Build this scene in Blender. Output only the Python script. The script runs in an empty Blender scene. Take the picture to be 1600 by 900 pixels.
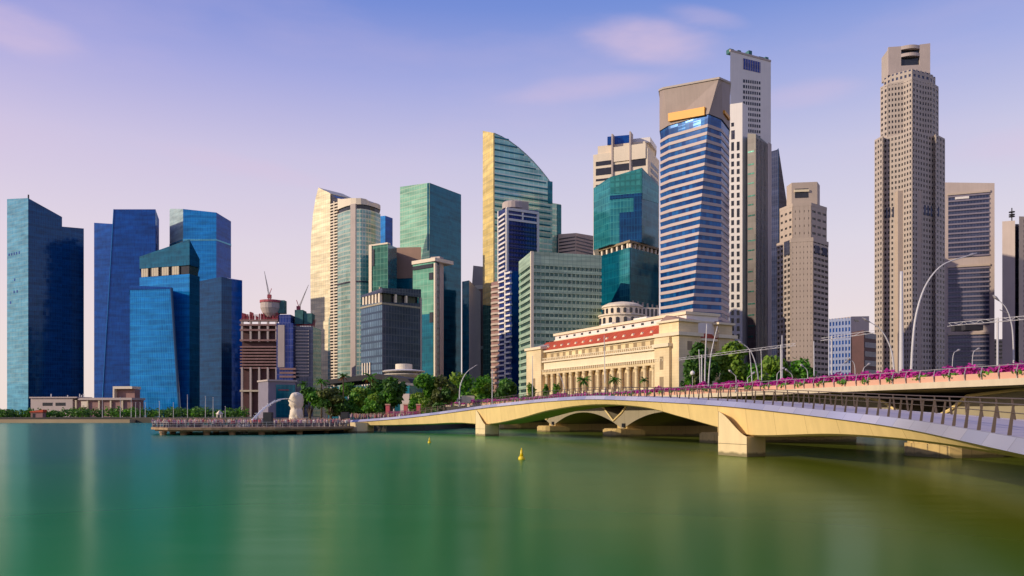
import bpy, math, random
from mathutils import Vector, Matrix

random.seed(7)
SC = bpy.context.scene
COL = SC.collection
R = math.radians

# ------------------------------------------------------------------ camera
F, YH, H = 1244.0, 648.0, 4.0          # focal length in photo pixels, horizon row, eye height
cam_d = bpy.data.cameras.new('camera')
cam_d.sensor_width = 36.0
cam_d.lens = 36.0 * F / 1600.0
cam_d.shift_y = (YH - 450.0) / 1600.0
cam_d.clip_start = 0.5
cam_d.clip_end = 30000.0
cam = bpy.data.objects.new('camera', cam_d)
cam.location = (0, 0, H)
cam.rotation_euler = (R(90), 0, 0)
COL.objects.link(cam)
SC.camera = cam

# ------------------------------------------------------------------ sky and sun
SUN_EL = R(21)
SUN_DIR = Vector((-0.945, -0.327, 0)).normalized()      # towards the sun, on the plan
world = bpy.data.worlds.new('World')
SC.world = world
world.use_nodes = True
wn, wl = world.node_tree.nodes, world.node_tree.links
wn.clear()
w_out = wn.new('ShaderNodeOutputWorld')
sky = wn.new('ShaderNodeTexSky')
sky.sky_type = 'NISHITA'
sky.sun_disc = False
sky.sun_elevation = SUN_EL
sky.sun_rotation = math.atan2(SUN_DIR.x, SUN_DIR.y)
sky.air_density = 1.2
sky.dust_density = 2.0
sky.ozone_density = 4.0
bg_sky = wn.new('ShaderNodeBackground')
bg_sky.inputs['Strength'].default_value = 0.07
wl.new(sky.outputs[0], bg_sky.inputs['Color'])
tc = wn.new('ShaderNodeTexCoord')
sep = wn.new('ShaderNodeSeparateXYZ')
wl.new(tc.outputs['Generated'], sep.inputs[0])
ramp = wn.new('ShaderNodeValToRGB')
wl.new(sep.outputs['Z'], ramp.inputs[0])
el = ramp.color_ramp.elements
stops = [(0.0, (0.99, 0.84, 0.77)), (0.10, (0.95, 0.81, 0.81)), (0.20, (0.83, 0.76, 0.86)), (0.30, (0.66, 0.64, 0.86)),
         (0.38, (0.42, 0.47, 0.84)), (0.455, (0.20, 0.31, 0.76)), (0.62, (0.05, 0.14, 0.58)), (1.0, (0.04, 0.10, 0.45))]
el[0].position, el[0].color = stops[0][0], stops[0][1] + (1,)
el[1].position, el[1].color = stops[-1][0], stops[-1][1] + (1,)
for p_, c_ in stops[1:-1]:
    e_ = el.new(p_)
    e_.color = c_ + (1,)
# thin cirrus, in directions on the dome
def wmath(op, a, b=None):
    n = wn.new('ShaderNodeMath'); n.operation = op
    for i, v in enumerate((a, b)):
        if v is None: continue
        if isinstance(v, (int, float)): n.inputs[i].default_value = v
        else: wl.new(v, n.inputs[i])
    return n.outputs[0]
mp = wn.new('ShaderNodeMapping'); mp.inputs['Scale'].default_value = (2.2, 2.2, 7.5)
mp.inputs['Rotation'].default_value = (0, R(9), 0)
wl.new(tc.outputs['Generated'], mp.inputs[0])
cn = wn.new('ShaderNodeTexNoise'); cn.inputs['Scale'].default_value = 1.7; cn.inputs['Detail'].default_value = 6; cn.inputs['Roughness'].default_value = 0.55
wl.new(mp.outputs[0], cn.inputs[0])
cr = wn.new('ShaderNodeValToRGB')
cr.color_ramp.elements[0].position = 0.47; cr.color_ramp.elements[0].color = (0, 0, 0, 1)
cr.color_ramp.elements[1].position = 0.78; cr.color_ramp.elements[1].color = (1, 1, 1, 1)
wl.new(cn.outputs[0], cr.inputs[0])
cloud = wmath('MULTIPLY', cr.outputs[0], 0.28)
nz = wn.new('ShaderNodeTexNoise'); nz.inputs['Scale'].default_value = 9; nz.inputs['Detail'].default_value = 5
wl.new(mp.outputs[0], nz.inputs[0])
def puff(px, py, wx, wz, tilt, amp):
    """a soft wisp round one direction on the dome"""
    global cloud
    d = Vector(((px - 800) / F, 1.0, (YH - py) / F)).normalized()
    rx = Vector((1, -d.x, 0)).normalized() if True else None
    up = rx.cross(d); up = -up if up.z < 0 else up
    a, b = rx * math.cos(tilt) + up * math.sin(tilt), up * math.cos(tilt) - rx * math.sin(tilt)
    vs = wn.new('ShaderNodeVectorMath'); vs.operation = 'SUBTRACT'
    wl.new(tc.outputs['Generated'], vs.inputs[0]); vs.inputs[1].default_value = d
    tot = None
    for axis, w in ((a, wx), (b, wz)):
        dt = wn.new('ShaderNodeVectorMath'); dt.operation = 'DOT_PRODUCT'
        wl.new(vs.outputs[0], dt.inputs[0]); dt.inputs[1].default_value = axis / w
        q = wmath('MULTIPLY', dt.outputs['Value'], dt.outputs['Value'])
        tot = q if tot is None else wmath('ADD', tot, q)
    g = wmath('SUBTRACT', 1.0, tot)
    g = wmath('ADD', g, wmath('MULTIPLY', wmath('SUBTRACT', nz.outputs[0], 0.52), 2.0))
    n = wn.new('ShaderNodeMapRange'); n.interpolation_type = 'SMOOTHSTEP'
    n.inputs['From Min'].default_value = -1.6; n.inputs['From Max'].default_value = 1.9
    wl.new(g, n.inputs['Value'])
    # fade with distance so that nothing is left far away
    fd = wn.new('ShaderNodeMapRange'); fd.inputs['From Min'].default_value = 6.0; fd.inputs['From Max'].default_value = 0.6
    wl.new(tot, fd.inputs['Value'])
    cloud = wmath('ADD', cloud, wmath('MULTIPLY', wmath('MULTIPLY', n.outputs[0], fd.outputs[0]), amp))
puff(1015, 64, 0.060, 0.020, R(-8), 1.0)
puff(920, 138, 0.075, 0.012, R(4), 0.55)
puff(1100, 25, 0.035, 0.008, R(-15), 0.45)
puff(1262, 146, 0.045, 0.012, R(2), 0.5)
puff(1590, 225, 0.050, 0.015, R(3), 0.5)
puff(20, 45, 0.050, 0.018, R(-10), 0.75)
puff(390, 262, 0.09, 0.010, R(-8), 0.45)
cl = wmath('MINIMUM', wmath('MULTIPLY', cloud, 0.68), 0.8)
fade = wn.new('ShaderNodeMapRange'); fade.inputs['From Min'].default_value = 0.02; fade.inputs['From Max'].default_value = 0.2
wl.new(sep.outputs['Z'], fade.inputs['Value'])
cl = wmath('MULTIPLY', cl, fade.outputs[0])
cm = wn.new('ShaderNodeMix'); cm.data_type = 'RGBA'
lx = wn.new('ShaderNodeMapRange'); lx.inputs['From Min'].default_value = 0.15; lx.inputs['From Max'].default_value = -0.6
wl.new(sep.outputs['X'], lx.inputs['Value'])
lm = wn.new('ShaderNodeMix'); lm.data_type = 'RGBA'; lm.blend_type = 'MULTIPLY'
lz = wn.new('ShaderNodeMapRange'); lz.inputs['From Min'].default_value = 0.08; lz.inputs['From Max'].default_value = 0.42
wl.new(sep.outputs['Z'], lz.inputs['Value'])
wl.new(wmath('MULTIPLY', lx.outputs[0], lz.outputs[0]), lm.inputs['Factor']); wl.new(ramp.outputs[0], lm.inputs['A']); lm.inputs['B'].default_value = (1.10, 0.93, 0.98, 1)
wl.new(cl, cm.inputs['Factor']); wl.new(lm.outputs['Result'], cm.inputs['A']); cm.inputs['B'].default_value = (0.82, 0.62, 0.80, 1)
bg_g = wn.new('ShaderNodeBackground'); bg_g.inputs['Strength'].default_value = 1.0
wl.new(cm.outputs['Result'], bg_g.inputs['Color'])
mx = wn.new('ShaderNodeMixShader'); mx.inputs[0].default_value = 0.86
wl.new(bg_sky.outputs[0], mx.inputs[1]); wl.new(bg_g.outputs[0], mx.inputs[2]); wl.new(mx.outputs[0], w_out.inputs[0])

sun_d = bpy.data.lights.new('sun', 'SUN')
sun_d.energy = 3.7
sun_d.angle = R(0.5)
sun_d.color = (1.0, 0.84, 0.64)
sun = bpy.data.objects.new('sun', sun_d)
sv = Vector((SUN_DIR.x * math.cos(SUN_EL), SUN_DIR.y * math.cos(SUN_EL), math.sin(SUN_EL)))
sun.rotation_euler = sv.to_track_quat('Z', 'Y').to_euler()
sun.location = (-200, -80, 300)
COL.objects.link(sun)

SC.view_settings.view_transform = 'Standard'
SC.view_settings.look = 'None'
SC.view_settings.exposure = 0.0
SC.view_settings.gamma = 1.0
SC.view_settings.use_curve_mapping = False
SC.render.engine = 'CYCLES'
SC.cycles.max_bounces = 6
SC.cycles.caustics_reflective = False
SC.cycles.caustics_refractive = False
SC.cycles.sample_clamp_indirect = 4.0
SC.cycles.use_denoising = True

# ------------------------------------------------------------------ helpers
DS = 1.0            # depth factor of the building being placed
def P(px, D):
    D = D * DS
    return ((px - 800.0) / F * D, D)
def Z(py, D):
    D = D * DS
    return H + (YH - py) / F * D

class MB:
    """collects faces with UVs in metres; build() links them as one mesh object"""
    def __init__(self):
        self.v, self.f, self.uv, self.mi = [], [], [], []
    def face(self, pts, uvs=None, mi=0):
        b = len(self.v)
        self.v += [tuple(p) for p in pts]
        self.f.append(tuple(range(b, b + len(pts))))
        if uvs is None:
            uvs = [(p[0] + p[1], p[2]) for p in pts]
        self.uv.append(uvs); self.mi.append(mi)
    def prism(self, poly, z0, tops, bottom=None, cap=True, u0=0.0, mi=0, capmi=None):
        n = len(poly)
        if not isinstance(tops, (list, tuple)): tops = [tops] * n
        z0s = z0 if isinstance(z0, (list, tuple)) else [z0] * n
        bot = bottom or poly
        u = u0
        for i in range(n):
            j = (i + 1) % n
            a, b, c, d = bot[i], bot[j], poly[j], poly[i]
            L = math.hypot(poly[j][0] - poly[i][0], poly[j][1] - poly[i][1])
            self.face([(a[0], a[1], z0s[i]), (b[0], b[1], z0s[j]), (c[0], c[1], tops[j]), (d[0], d[1], tops[i])],
                      [(u, z0s[i]), (u + L, z0s[j]), (u + L, tops[j]), (u, tops[i])], mi)
            u += L
        if cap:
            cmi = mi if capmi is None else capmi
            self.face([(p[0], p[1], t) for p, t in zip(poly, tops)], [(p[0], p[1]) for p in poly], cmi)
            self.face([(p[0], p[1], t) for p, t in reversed(list(zip(bot, z0s)))], [(p[0], p[1]) for p in reversed(bot)], cmi)
        return self
    def box(self, x0, x1, y0, y1, z0, z1, mi=0):
        return self.prism([(x0, y0), (x1, y0), (x1, y1), (x0, y1)], z0, z1, mi=mi)
    def tube(self, pts, rads, n=8, mi=0, cap=True):
        pts = [Vector(p) for p in pts]
        if not isinstance(rads, (list, tuple)): rads = [rads] * len(pts)
        rings = []
        for i, p in enumerate(pts):
            d = (pts[min(i + 1, len(pts) - 1)] - pts[max(i - 1, 0)]).normalized()
            a = d.cross(Vector((0, 0, 1)))
            a = a.normalized() if a.length > 1e-4 else Vector((1, 0, 0))
            b = d.cross(a).normalized()
            rings.append([p + (a * math.cos(t) + b * math.sin(t)) * rads[i] for t in [2 * math.pi * k / n for k in range(n)]])
        base = len(self.v)
        for r in rings: self.v += [tuple(q) for q in r]
        for i in range(len(rings) - 1):
            for k in range(n):
                a, b = base + i * n + k, base + i * n + (k + 1) % n
                self.f.append((a, b, b + n, a + n)); self.mi.append(mi)
                self.uv.append([(k, i), (k + 1, i), (k + 1, i + 1), (k, i + 1)])
        if cap:
            for i in (0, len(rings) - 1):
                self.f.append(tuple(base + i * n + k for k in (range(n) if i else range(n - 1, -1, -1)))); self.mi.append(mi)
                self.uv.append([(0, 0)] * n)
        return self
    def lathe(self, cx, cy, prof, n=24, mi=0, sx=1.0, sy=1.0):
        base = len(self.v)
        for r, z in prof:
            for k in range(n):
                t = 2 * math.pi * k / n
                self.v.append((cx + r * sx * math.cos(t), cy + r * sy * math.sin(t), z))
        for i in range(len(prof) - 1):
            for k in range(n):
                a, b = base + i * n + k, base + i * n + (k + 1) % n
                self.f.append((a, b, b + n, a + n)); self.mi.append(mi)
                L = 2 * math.pi * max(prof[i][0], 0.01) / n
                self.uv.append([(k * L, prof[i][1]), ((k + 1) * L, prof[i][1]), ((k + 1) * L, prof[i + 1][1]), (k * L, prof[i + 1][1])])
        for i in (0, len(prof) - 1):
            if prof[i][0] > 1e-3:
                self.f.append(tuple(base + i * n + k for k in (range(n) if i else range(n - 1, -1, -1)))); self.mi.append(mi)
                self.uv.append([(0, 0)] * n)
        return self
    def build(self, name, mat, parent=None, origin=None, smooth=False):
        if parent is not None:
            off = Vector((0, 0, 0)); q = parent
            while q is not None:
                off += Vector(q.location); q = q.parent
            loc = Vector((0, 0, 0))
        else:
            if origin is None:
                xs, ys, zs = zip(*self.v)
                origin = ((min(xs) + max(xs)) / 2, (min(ys) + max(ys)) / 2, min(zs))
            off = Vector(origin); loc = off
        me = bpy.data.meshes.new(name)
        me.from_pydata([(x - off.x, y - off.y, z - off.z) for x, y, z in self.v], [], self.f)
        ul = me.uv_layers.new(name='UVMap')
        k = 0
        flat = []
        for u in self.uv:
            for q in u: flat += [q[0], q[1]]
        ul.data.foreach_set('uv', flat)
        for m in (mat if isinstance(mat, (list, tuple)) else [mat]): me.materials.append(m)
        me.polygons.foreach_set('material_index', self.mi)
        if smooth: me.polygons.foreach_set('use_smooth', [True] * len(self.f))
        me.update()
        o = bpy.data.objects.new(name, me)
        o.location = loc
        o.parent = parent
        COL.objects.link(o)
        return o

class Frame:
    """a vertical wall plane A->B (left to right seen from outside): boxes in (t along, d outward, z)"""
    def __init__(self, A, B):
        self.A, self.B = Vector(A), Vector(B)
        self.L = (self.B - self.A).length
        self.e = (self.B - self.A) / self.L
        self.n = Vector((self.e.y, -self.e.x))
    def pt(self, t, d=0.0):
        p = self.A + self.e * t + self.n * d
        return (p.x, p.y)
    def tpx(self, px):
        """t where the sight line of a photo column meets the wall"""
        s = (px - 800.0) / F
        return (s * self.A.y - self.A.x) / (self.e.x - s * self.e.y)
    def depth(self, px):
        return self.A.y + self.e.y * self.tpx(px)
    def box(self, mb, t0, t1, z0, z1, d0, d1, mi=0):
        mb.prism([self.pt(t0, d1), self.pt(t1, d1), self.pt(t1, d0), self.pt(t0, d0)], z0, z1, u0=t0, mi=mi)
        return mb
    def outline(self, mb, tz, d0, d1, mi=0):
        """extrude an elevation outline [(t,z)] given counter-clockwise seen from outside"""
        front = [self.pt(t, d1) + (z,) for t, z in tz]
        back = [self.pt(t, d0) + (z,) for t, z in tz]
        mb.face(front, list(tz), mi)
        mb.face(list(reversed(back)), list(reversed(tz)), mi)
        n = len(tz)
        for i in range(n):
            j = (i + 1) % n
            w = d1 - d0
            z_or_t = [(0, tz[i][1]), (w, tz[i][1]), (w, tz[j][1]), (0, tz[j][1])]
            if abs(tz[i][1] - tz[j][1]) < 1e-3:
                z_or_t = [(0, 0), (w, 0), (w, abs(tz[i][0] - tz[j][0])), (0, abs(tz[i][0] - tz[j][0]))]
            mb.face([back[i], back[j], front[j], front[i]], [z_or_t[0], z_or_t[3], z_or_t[2], z_or_t[1]], mi)
        return mb

def tag(o, label=None, cat=None, group=None, kind=None):
    if label: o['label'] = label
    if cat: o['category'] = cat
    if group: o['group'] = group
    if kind: o['kind'] = kind
    return o
def thing(name, label, cat, loc=(0, 0, 0), group=None):
    o = bpy.data.objects.new(name, None)
    o.empty_display_size = 1.0
    o.location = loc
    COL.objects.link(o)
    return tag(o, label, cat, group)
def copy_tree(o, parent=None):
    c = o.copy()
    COL.objects.link(c)
    if parent is not None: c.parent = parent
    for ch in list(o.children): copy_tree(ch, c)
    return c

def FP(front, depth, inset=0.04):
    """footprint from the front corners (px, D) left to right, closed behind"""
    pts = [P(px, D) for px, D in front]
    l, r = front[0], front[-1]
    w = r[0] - l[0]
    Db = max(q[1] for q in front) + depth
    return pts + [P(r[0] - inset * w, Db), P(l[0] + inset * w, Db)]
def grow(poly, d):
    """offset a counter-clockwise polygon outwards"""
    n = len(poly); out = []
    for i in range(n):
        p0, p1, p2 = Vector(poly[i - 1]), Vector(poly[i]), Vector(poly[(i + 1) % n])
        e1, e2 = (p1 - p0).normalized(), (p2 - p1).normalized()
        n1, n2 = Vector((e1.y, -e1.x)), Vector((e2.y, -e2.x))
        m = n1 + n2
        m = m / max(m.length_squared / 2.0, 0.35)
        q = p1 + m * d
        out.append((q.x, q.y))
    return out
def ring(mb, poly, z0, z1, out, back=0.4, mi=0):
    """a closed band round a footprint"""
    o, i = grow(poly, out), grow(poly, -back)
    n = len(poly); u = 0
    for k in range(n):
        j = (k + 1) % n
        L = math.hypot(poly[j][0] - poly[k][0], poly[j][1] - poly[k][1])
        mb.face([o[k] + (z0,), o[j] + (z0,), o[j] + (z1,), o[k] + (z1,)], [(u, z0), (u + L, z0), (u + L, z1), (u, z1)], mi)
        mb.face([o[k] + (z1,), o[j] + (z1,), i[j] + (z1,), i[k] + (z1,)], None, mi)
        mb.face([i[k] + (z0,), i[j] + (z0,), o[j] + (z0,), o[k] + (z0,)], None, mi)
        u += L
    return mb
def center(poly):
    return (sum(p[0] for p in poly) / len(poly), sum(p[1] for p in poly) / len(poly))

# ------------------------------------------------------------------ materials
def lin(r, g, b):
    def c(x):
        x /= 255.0
        return x / 12.92 if x <= 0.04045 else ((x + 0.055) / 1.055) ** 2.4
    return (c(r), c(g), c(b))
def newmat(name):
    m = bpy.data.materials.new(name); m.use_nodes = True
    nt = m.node_tree
    return m, nt.nodes, nt.links, nt.nodes['Principled BSDF']
def plain(name, col, rough=0.6, metal=0.0, var=0.12, scale=0.35, streak=0.0, spec=0.5):
    """a surface with uneven tone: large blotches, grain and (streak) rain runs"""
    m, n, l, b = newmat(name)
    t = n.new('ShaderNodeTexCoord')
    nz = n.new('ShaderNodeTexNoise'); nz.inputs['Scale'].default_value = scale; nz.inputs['Detail'].default_value = 7; nz.inputs['Roughness'].default_value = 0.6
    l.new(t.outputs['Object'], nz.inputs[0])
    fac = nz.outputs[0]
    if streak:
        mp = n.new('ShaderNodeMapping'); mp.inputs['Scale'].default_value = (1.3, 1.3, 0.06)
        l.new(t.outputs['Object'], mp.inputs[0])
        s = n.new('ShaderNodeTexNoise'); s.inputs['Scale'].default_value = 1.0; s.inputs['Detail'].default_value = 4
        l.new(mp.outputs[0], s.inputs[0])
        mm = n.new('ShaderNodeMix'); mm.inputs['Factor'].default_value = streak
        l.new(nz.outputs[0], mm.inputs['A']); l.new(s.outputs[0], mm.inputs['B']); fac = mm.outputs['Result']
    rp = n.new('ShaderNodeValToRGB')
    rp.color_ramp.elements[0].position = 0.3; rp.color_ramp.elements[1].position = 0.7
    rp.color_ramp.elements[0].color = tuple(c * (1 - var) for c in col) + (1,)
    rp.color_ramp.elements[1].color = tuple(min(1, c * (1 + var)) for c in col) + (1,)
    l.new(fac, rp.inputs[0]); l.new(rp.outputs[0], b.inputs['Base Color'])
    b.inputs['Roughness'].default_value = rough; b.inputs['Metallic'].default_value = metal
    b.inputs['Specular IOR Level'].default_value = spec
    return m
def glass(name, c1, c2, mull, pw=1.5, ph=4.0, gap=0.12, rough=0.12, metal=0.3, line=0.0, wob=0.025, floors=0.0, spec=0.35, nv=None):
    """curtain wall: panes with their own tint and tilt, mullions, (floors) opaque floor strips"""
    m, n, l, b = newmat(name)
    uv = n.new('ShaderNodeUVMap')
    br = n.new('ShaderNodeTexBrick')
    br.offset = 0.0; br.squash = 1.0
    br.inputs['Scale'].default_value = 1.0
    br.inputs['Brick Width'].default_value = pw; br.inputs['Row Height'].default_value = ph
    br.inputs['Mortar Size'].default_value = gap; br.inputs['Mortar Smooth'].default_value = 0.1
    br.inputs['Color1'].default_value = c1 + (1,); br.inputs['Color2'].default_value = c2 + (1,); br.inputs['Mortar'].default_value = mull + (1,)
    l.new(uv.outputs[0], br.inputs[0])
    # slow tone variation from floor to floor; on glass it imitates uneven reflections
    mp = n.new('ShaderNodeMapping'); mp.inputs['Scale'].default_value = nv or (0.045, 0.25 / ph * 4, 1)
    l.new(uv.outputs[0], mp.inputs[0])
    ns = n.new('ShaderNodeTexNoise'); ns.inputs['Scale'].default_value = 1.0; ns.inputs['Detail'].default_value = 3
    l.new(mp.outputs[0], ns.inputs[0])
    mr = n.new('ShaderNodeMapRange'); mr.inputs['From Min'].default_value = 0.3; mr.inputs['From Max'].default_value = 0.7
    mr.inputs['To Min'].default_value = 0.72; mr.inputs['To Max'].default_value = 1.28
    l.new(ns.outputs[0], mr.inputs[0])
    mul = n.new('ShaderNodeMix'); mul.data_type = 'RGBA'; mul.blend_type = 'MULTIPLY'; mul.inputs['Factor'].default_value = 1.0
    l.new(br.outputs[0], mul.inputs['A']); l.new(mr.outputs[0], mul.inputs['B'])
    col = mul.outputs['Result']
    if floors > 0:
        sp = n.new('ShaderNodeSeparateXYZ'); l.new(uv.outputs[0], sp.inputs[0])
        md = n.new('ShaderNodeMath'); md.operation = 'FLOORED_MODULO'; l.new(sp.outputs['Y'], md.inputs[0]); md.inputs[1].default_value = ph
        lt = n.new('ShaderNodeMath'); lt.operation = 'LESS_THAN'; l.new(md.outputs[0], lt.inputs[0]); lt.inputs[1].default_value = floors
        mxx = n.new('ShaderNodeMix'); mxx.data_type = 'RGBA'
        l.new(lt.outputs[0], mxx.inputs['Factor']); l.new(col, mxx.inputs['A']); mxx.inputs['B'].default_value = mull + (1,)
        col = mxx.outputs['Result']
    l.new(col, b.inputs['Base Color'])
    # each pane sits a hair out of true
    sn = n.new('ShaderNodeVectorMath'); sn.operation = 'SNAP'; sn.inputs[1].default_value = (pw * 2, ph, 1)
    l.new(uv.outputs[0], sn.inputs[0])
    wnz = n.new('ShaderNodeTexWhiteNoise'); wnz.noise_dimensions = '2D'; l.new(sn.outputs[0], wnz.inputs['Vector'])
    vs = n.new('ShaderNodeVectorMath'); vs.operation = 'SUBTRACT'; l.new(wnz.outputs['Color'], vs.inputs[0]); vs.inputs[1].default_value = (0.5, 0.5, 0.5)
    sc = n.new('ShaderNodeVectorMath'); sc.operation = 'SCALE'; sc.inputs['Scale'].default_value = wob; l.new(vs.outputs[0], sc.inputs[0])
    ge = n.new('ShaderNodeNewGeometry')
    ad = n.new('ShaderNodeVectorMath'); ad.operation = 'ADD'; l.new(ge.outputs['Normal'], ad.inputs[0]); l.new(sc.outputs[0], ad.inputs[1])
    nm = n.new('ShaderNodeVectorMath'); nm.operation = 'NORMALIZE'; l.new(ad.outputs[0], nm.inputs[0])
    l.new(nm.outputs[0], b.inputs['Normal'])
    b.inputs['Roughness'].default_value = rough; b.inputs['Metallic'].default_value = metal
    b.inputs['Specular IOR Level'].default_value = spec
    return m
def foliage(name, c1, c2):
    m, n, l, b = newmat(name)
    ge = n.new('ShaderNodeNewGeometry')
    rp = n.new('ShaderNodeValToRGB')
    rp.color_ramp.elements[0].color = c1 + (1,); rp.color_ramp.elements[1].color = c2 + (1,)
    l.new(ge.outputs['Random Per Island'], rp.inputs[0])
    l.new(rp.outputs[0], b.inputs['Base Color'])
    b.inputs['Roughness'].default_value = 0.6
    tr = n.new('ShaderNodeBsdfTranslucent'); l.new(rp.outputs[0], tr.inputs[0])
    ms = n.new('ShaderNodeMixShader'); ms.inputs[0].default_value = 0.42
    l.new(b.outputs[0], ms.inputs[1]); l.new(tr.outputs[0], ms.inputs[2]); l.new(ms.outputs[0], n['Material Output'].inputs[0])
    return m

M = {}
M['cream_concrete'] = plain('cream_concrete', (0.80, 0.62, 0.28), 0.75, var=0.10, scale=0.25, streak=0.5)
M['pale_concrete'] = plain('pale_concrete', (0.62, 0.52, 0.36), 0.75, var=0.12, scale=0.4, streak=0.5)
M['grey_concrete'] = plain('grey_concrete', (0.36, 0.31, 0.22), 0.85, var=0.22, scale=0.3, streak=0.5)
M['stained_concrete'] = plain('stained_concrete', (0.55, 0.38, 0.12), 0.8, var=0.35, scale=0.6, streak=0.5)
M['fascia_metal'] = plain('fascia_metal', (0.60, 0.56, 0.66), 0.28, metal=0.55, var=0.10, scale=0.25)
M['deck_paving'] = plain('deck_paving', (0.48, 0.42, 0.45), 0.8, var=0.08)
M['bronze_metal'] = plain('bronze_metal', (0.16, 0.115, 0.08), 0.45, metal=0.5)
M['white_metal'] = plain('white_metal', (0.55, 0.53, 0.53), 0.4, var=0.05)
M['grey_metal'] = plain('grey_metal', (0.40, 0.37, 0.36), 0.45, metal=0.3)
M['dark_metal'] = plain('dark_metal', (0.03, 0.028, 0.033), 0.85)
M['pink_panel'] = plain('pink_panel', (0.66, 0.36, 0.24), 0.7, var=0.10)
M['asphalt'] = plain('asphalt', (0.06, 0.058, 0.06), 0.9)
M['fullerton_stone'] = glass('fullerton_stone', (0.72, 0.57, 0.33), (0.76, 0.61, 0.36), (0.63, 0.49, 0.28), 1.8, 0.9, 0.04, rough=.8, metal=0.0, wob=0.0, nv=(.06, .05, 1))
M['fullerton_stone_pale'] = plain('fullerton_stone_pale', (0.80, 0.68, 0.46), 0.8, var=0.08, scale=0.2, streak=0.4)
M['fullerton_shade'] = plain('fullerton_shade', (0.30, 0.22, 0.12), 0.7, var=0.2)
M['roof_tile'] = plain('roof_tile', (0.56, 0.085, 0.03), 0.8, var=0.22, scale=0.8)
M['window_dark'] = plain('window_dark', (0.022, 0.024, 0.032), 0.12, var=0.3, scale=0.4)
M['white_paint'] = plain('white_paint', (0.80, 0.74, 0.68), 0.6, var=0.06, scale=0.1, streak=0.5)
M['cream_wall'] = plain('cream_wall', (0.78, 0.66, 0.50), 0.7, var=0.07, scale=0.08, streak=0.4)
M['beige_stone'] = plain('beige_stone', (0.51, 0.41, 0.33), 0.75, var=0.10, scale=0.06, streak=0.3)
M['grey_stone'] = plain('grey_stone', (0.46, 0.385, 0.325), 0.7, var=0.09, scale=0.06, streak=0.3)
M['crown_stone'] = plain('crown_stone', (0.36, 0.28, 0.24), 0.7, var=0.12, scale=0.12, streak=0.4)
M['shade_grey'] = plain('shade_grey', (0.22, 0.19, 0.24), 0.6, var=.1)
M['brown_stone'] = plain('brown_stone', (0.36, 0.22, 0.15), 0.7, var=0.1, scale=0.1, streak=0.4)
M['lilac_stone'] = plain('lilac_stone', (0.49, 0.40, 0.355), 0.7, var=0.1, scale=0.1, streak=0.4)
M['dark_red_stone'] = plain('dark_red_stone', (0.085, 0.03, 0.03), 0.6, var=0.2)
M['raw_concrete'] = plain('raw_concrete', (0.30, 0.17, 0.15), 0.85, var=0.25, scale=0.3, streak=0.3)
M['scaffold_red'] = plain('scaffold_red', (0.40, 0.07, 0.09), 0.7, var=0.3)
M['safety_net'] = plain('safety_net', (0.05, 0.16, 0.15), 0.8, var=0.3)
M['sign_yellow'] = plain('sign_yellow', (0.80, 0.34, 0.002), 0.5, var=0.04)
M['buoy_yellow'] = plain('buoy_yellow', (0.80, 0.58, 0.01), 0.4, var=0.08)
M['bark'] = plain('bark', (0.11, 0.075, 0.045), 0.9, var=0.3, scale=2)
M['timber'] = plain('timber', (0.33, 0.21, 0.11), 0.85, var=0.3, scale=1)
M['statue_white'] = plain('statue_white', (0.72, 0.63, 0.48), 0.6, var=0.08, scale=0.6)
M['sand'] = plain('sand', (0.50, 0.36, 0.20), 0.9, var=0.15, scale=0.05)
M['ground_mat'] = plain('ground_mat', (0.075, 0.068, 0.05), 0.9, var=0.25, scale=0.02)
M['tent_cream'] = plain('tent_cream', (0.74, 0.63, 0.40), 0.7, var=0.15)
M['cloth_red'] = plain('cloth_red', (0.62, 0.12, 0.13), 0.8, var=0.15)
M['leaf_dark'] = foliage('leaf_dark', (0.02, 0.085, 0.010), (0.12, 0.27, 0.03))
M['leaf_green'] = foliage('leaf_green', (0.04, 0.17, 0.008), (0.17, 0.42, 0.025))
M['leaf_lime'] = foliage('leaf_lime', (0.10, 0.22, 0.012), (0.28, 0.42, 0.03))
M['leaf_olive'] = foliage('leaf_olive', (0.06, 0.085, 0.014), (0.17, 0.21, 0.035))
M['leaf_rust'] = foliage('leaf_rust', (0.12, 0.05, 0.015), (0.28, 0.10, 0.02))
M['blossom'] = foliage('blossom', (0.40, 0.015, 0.24), (0.90, 0.08, 0.50))
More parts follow.
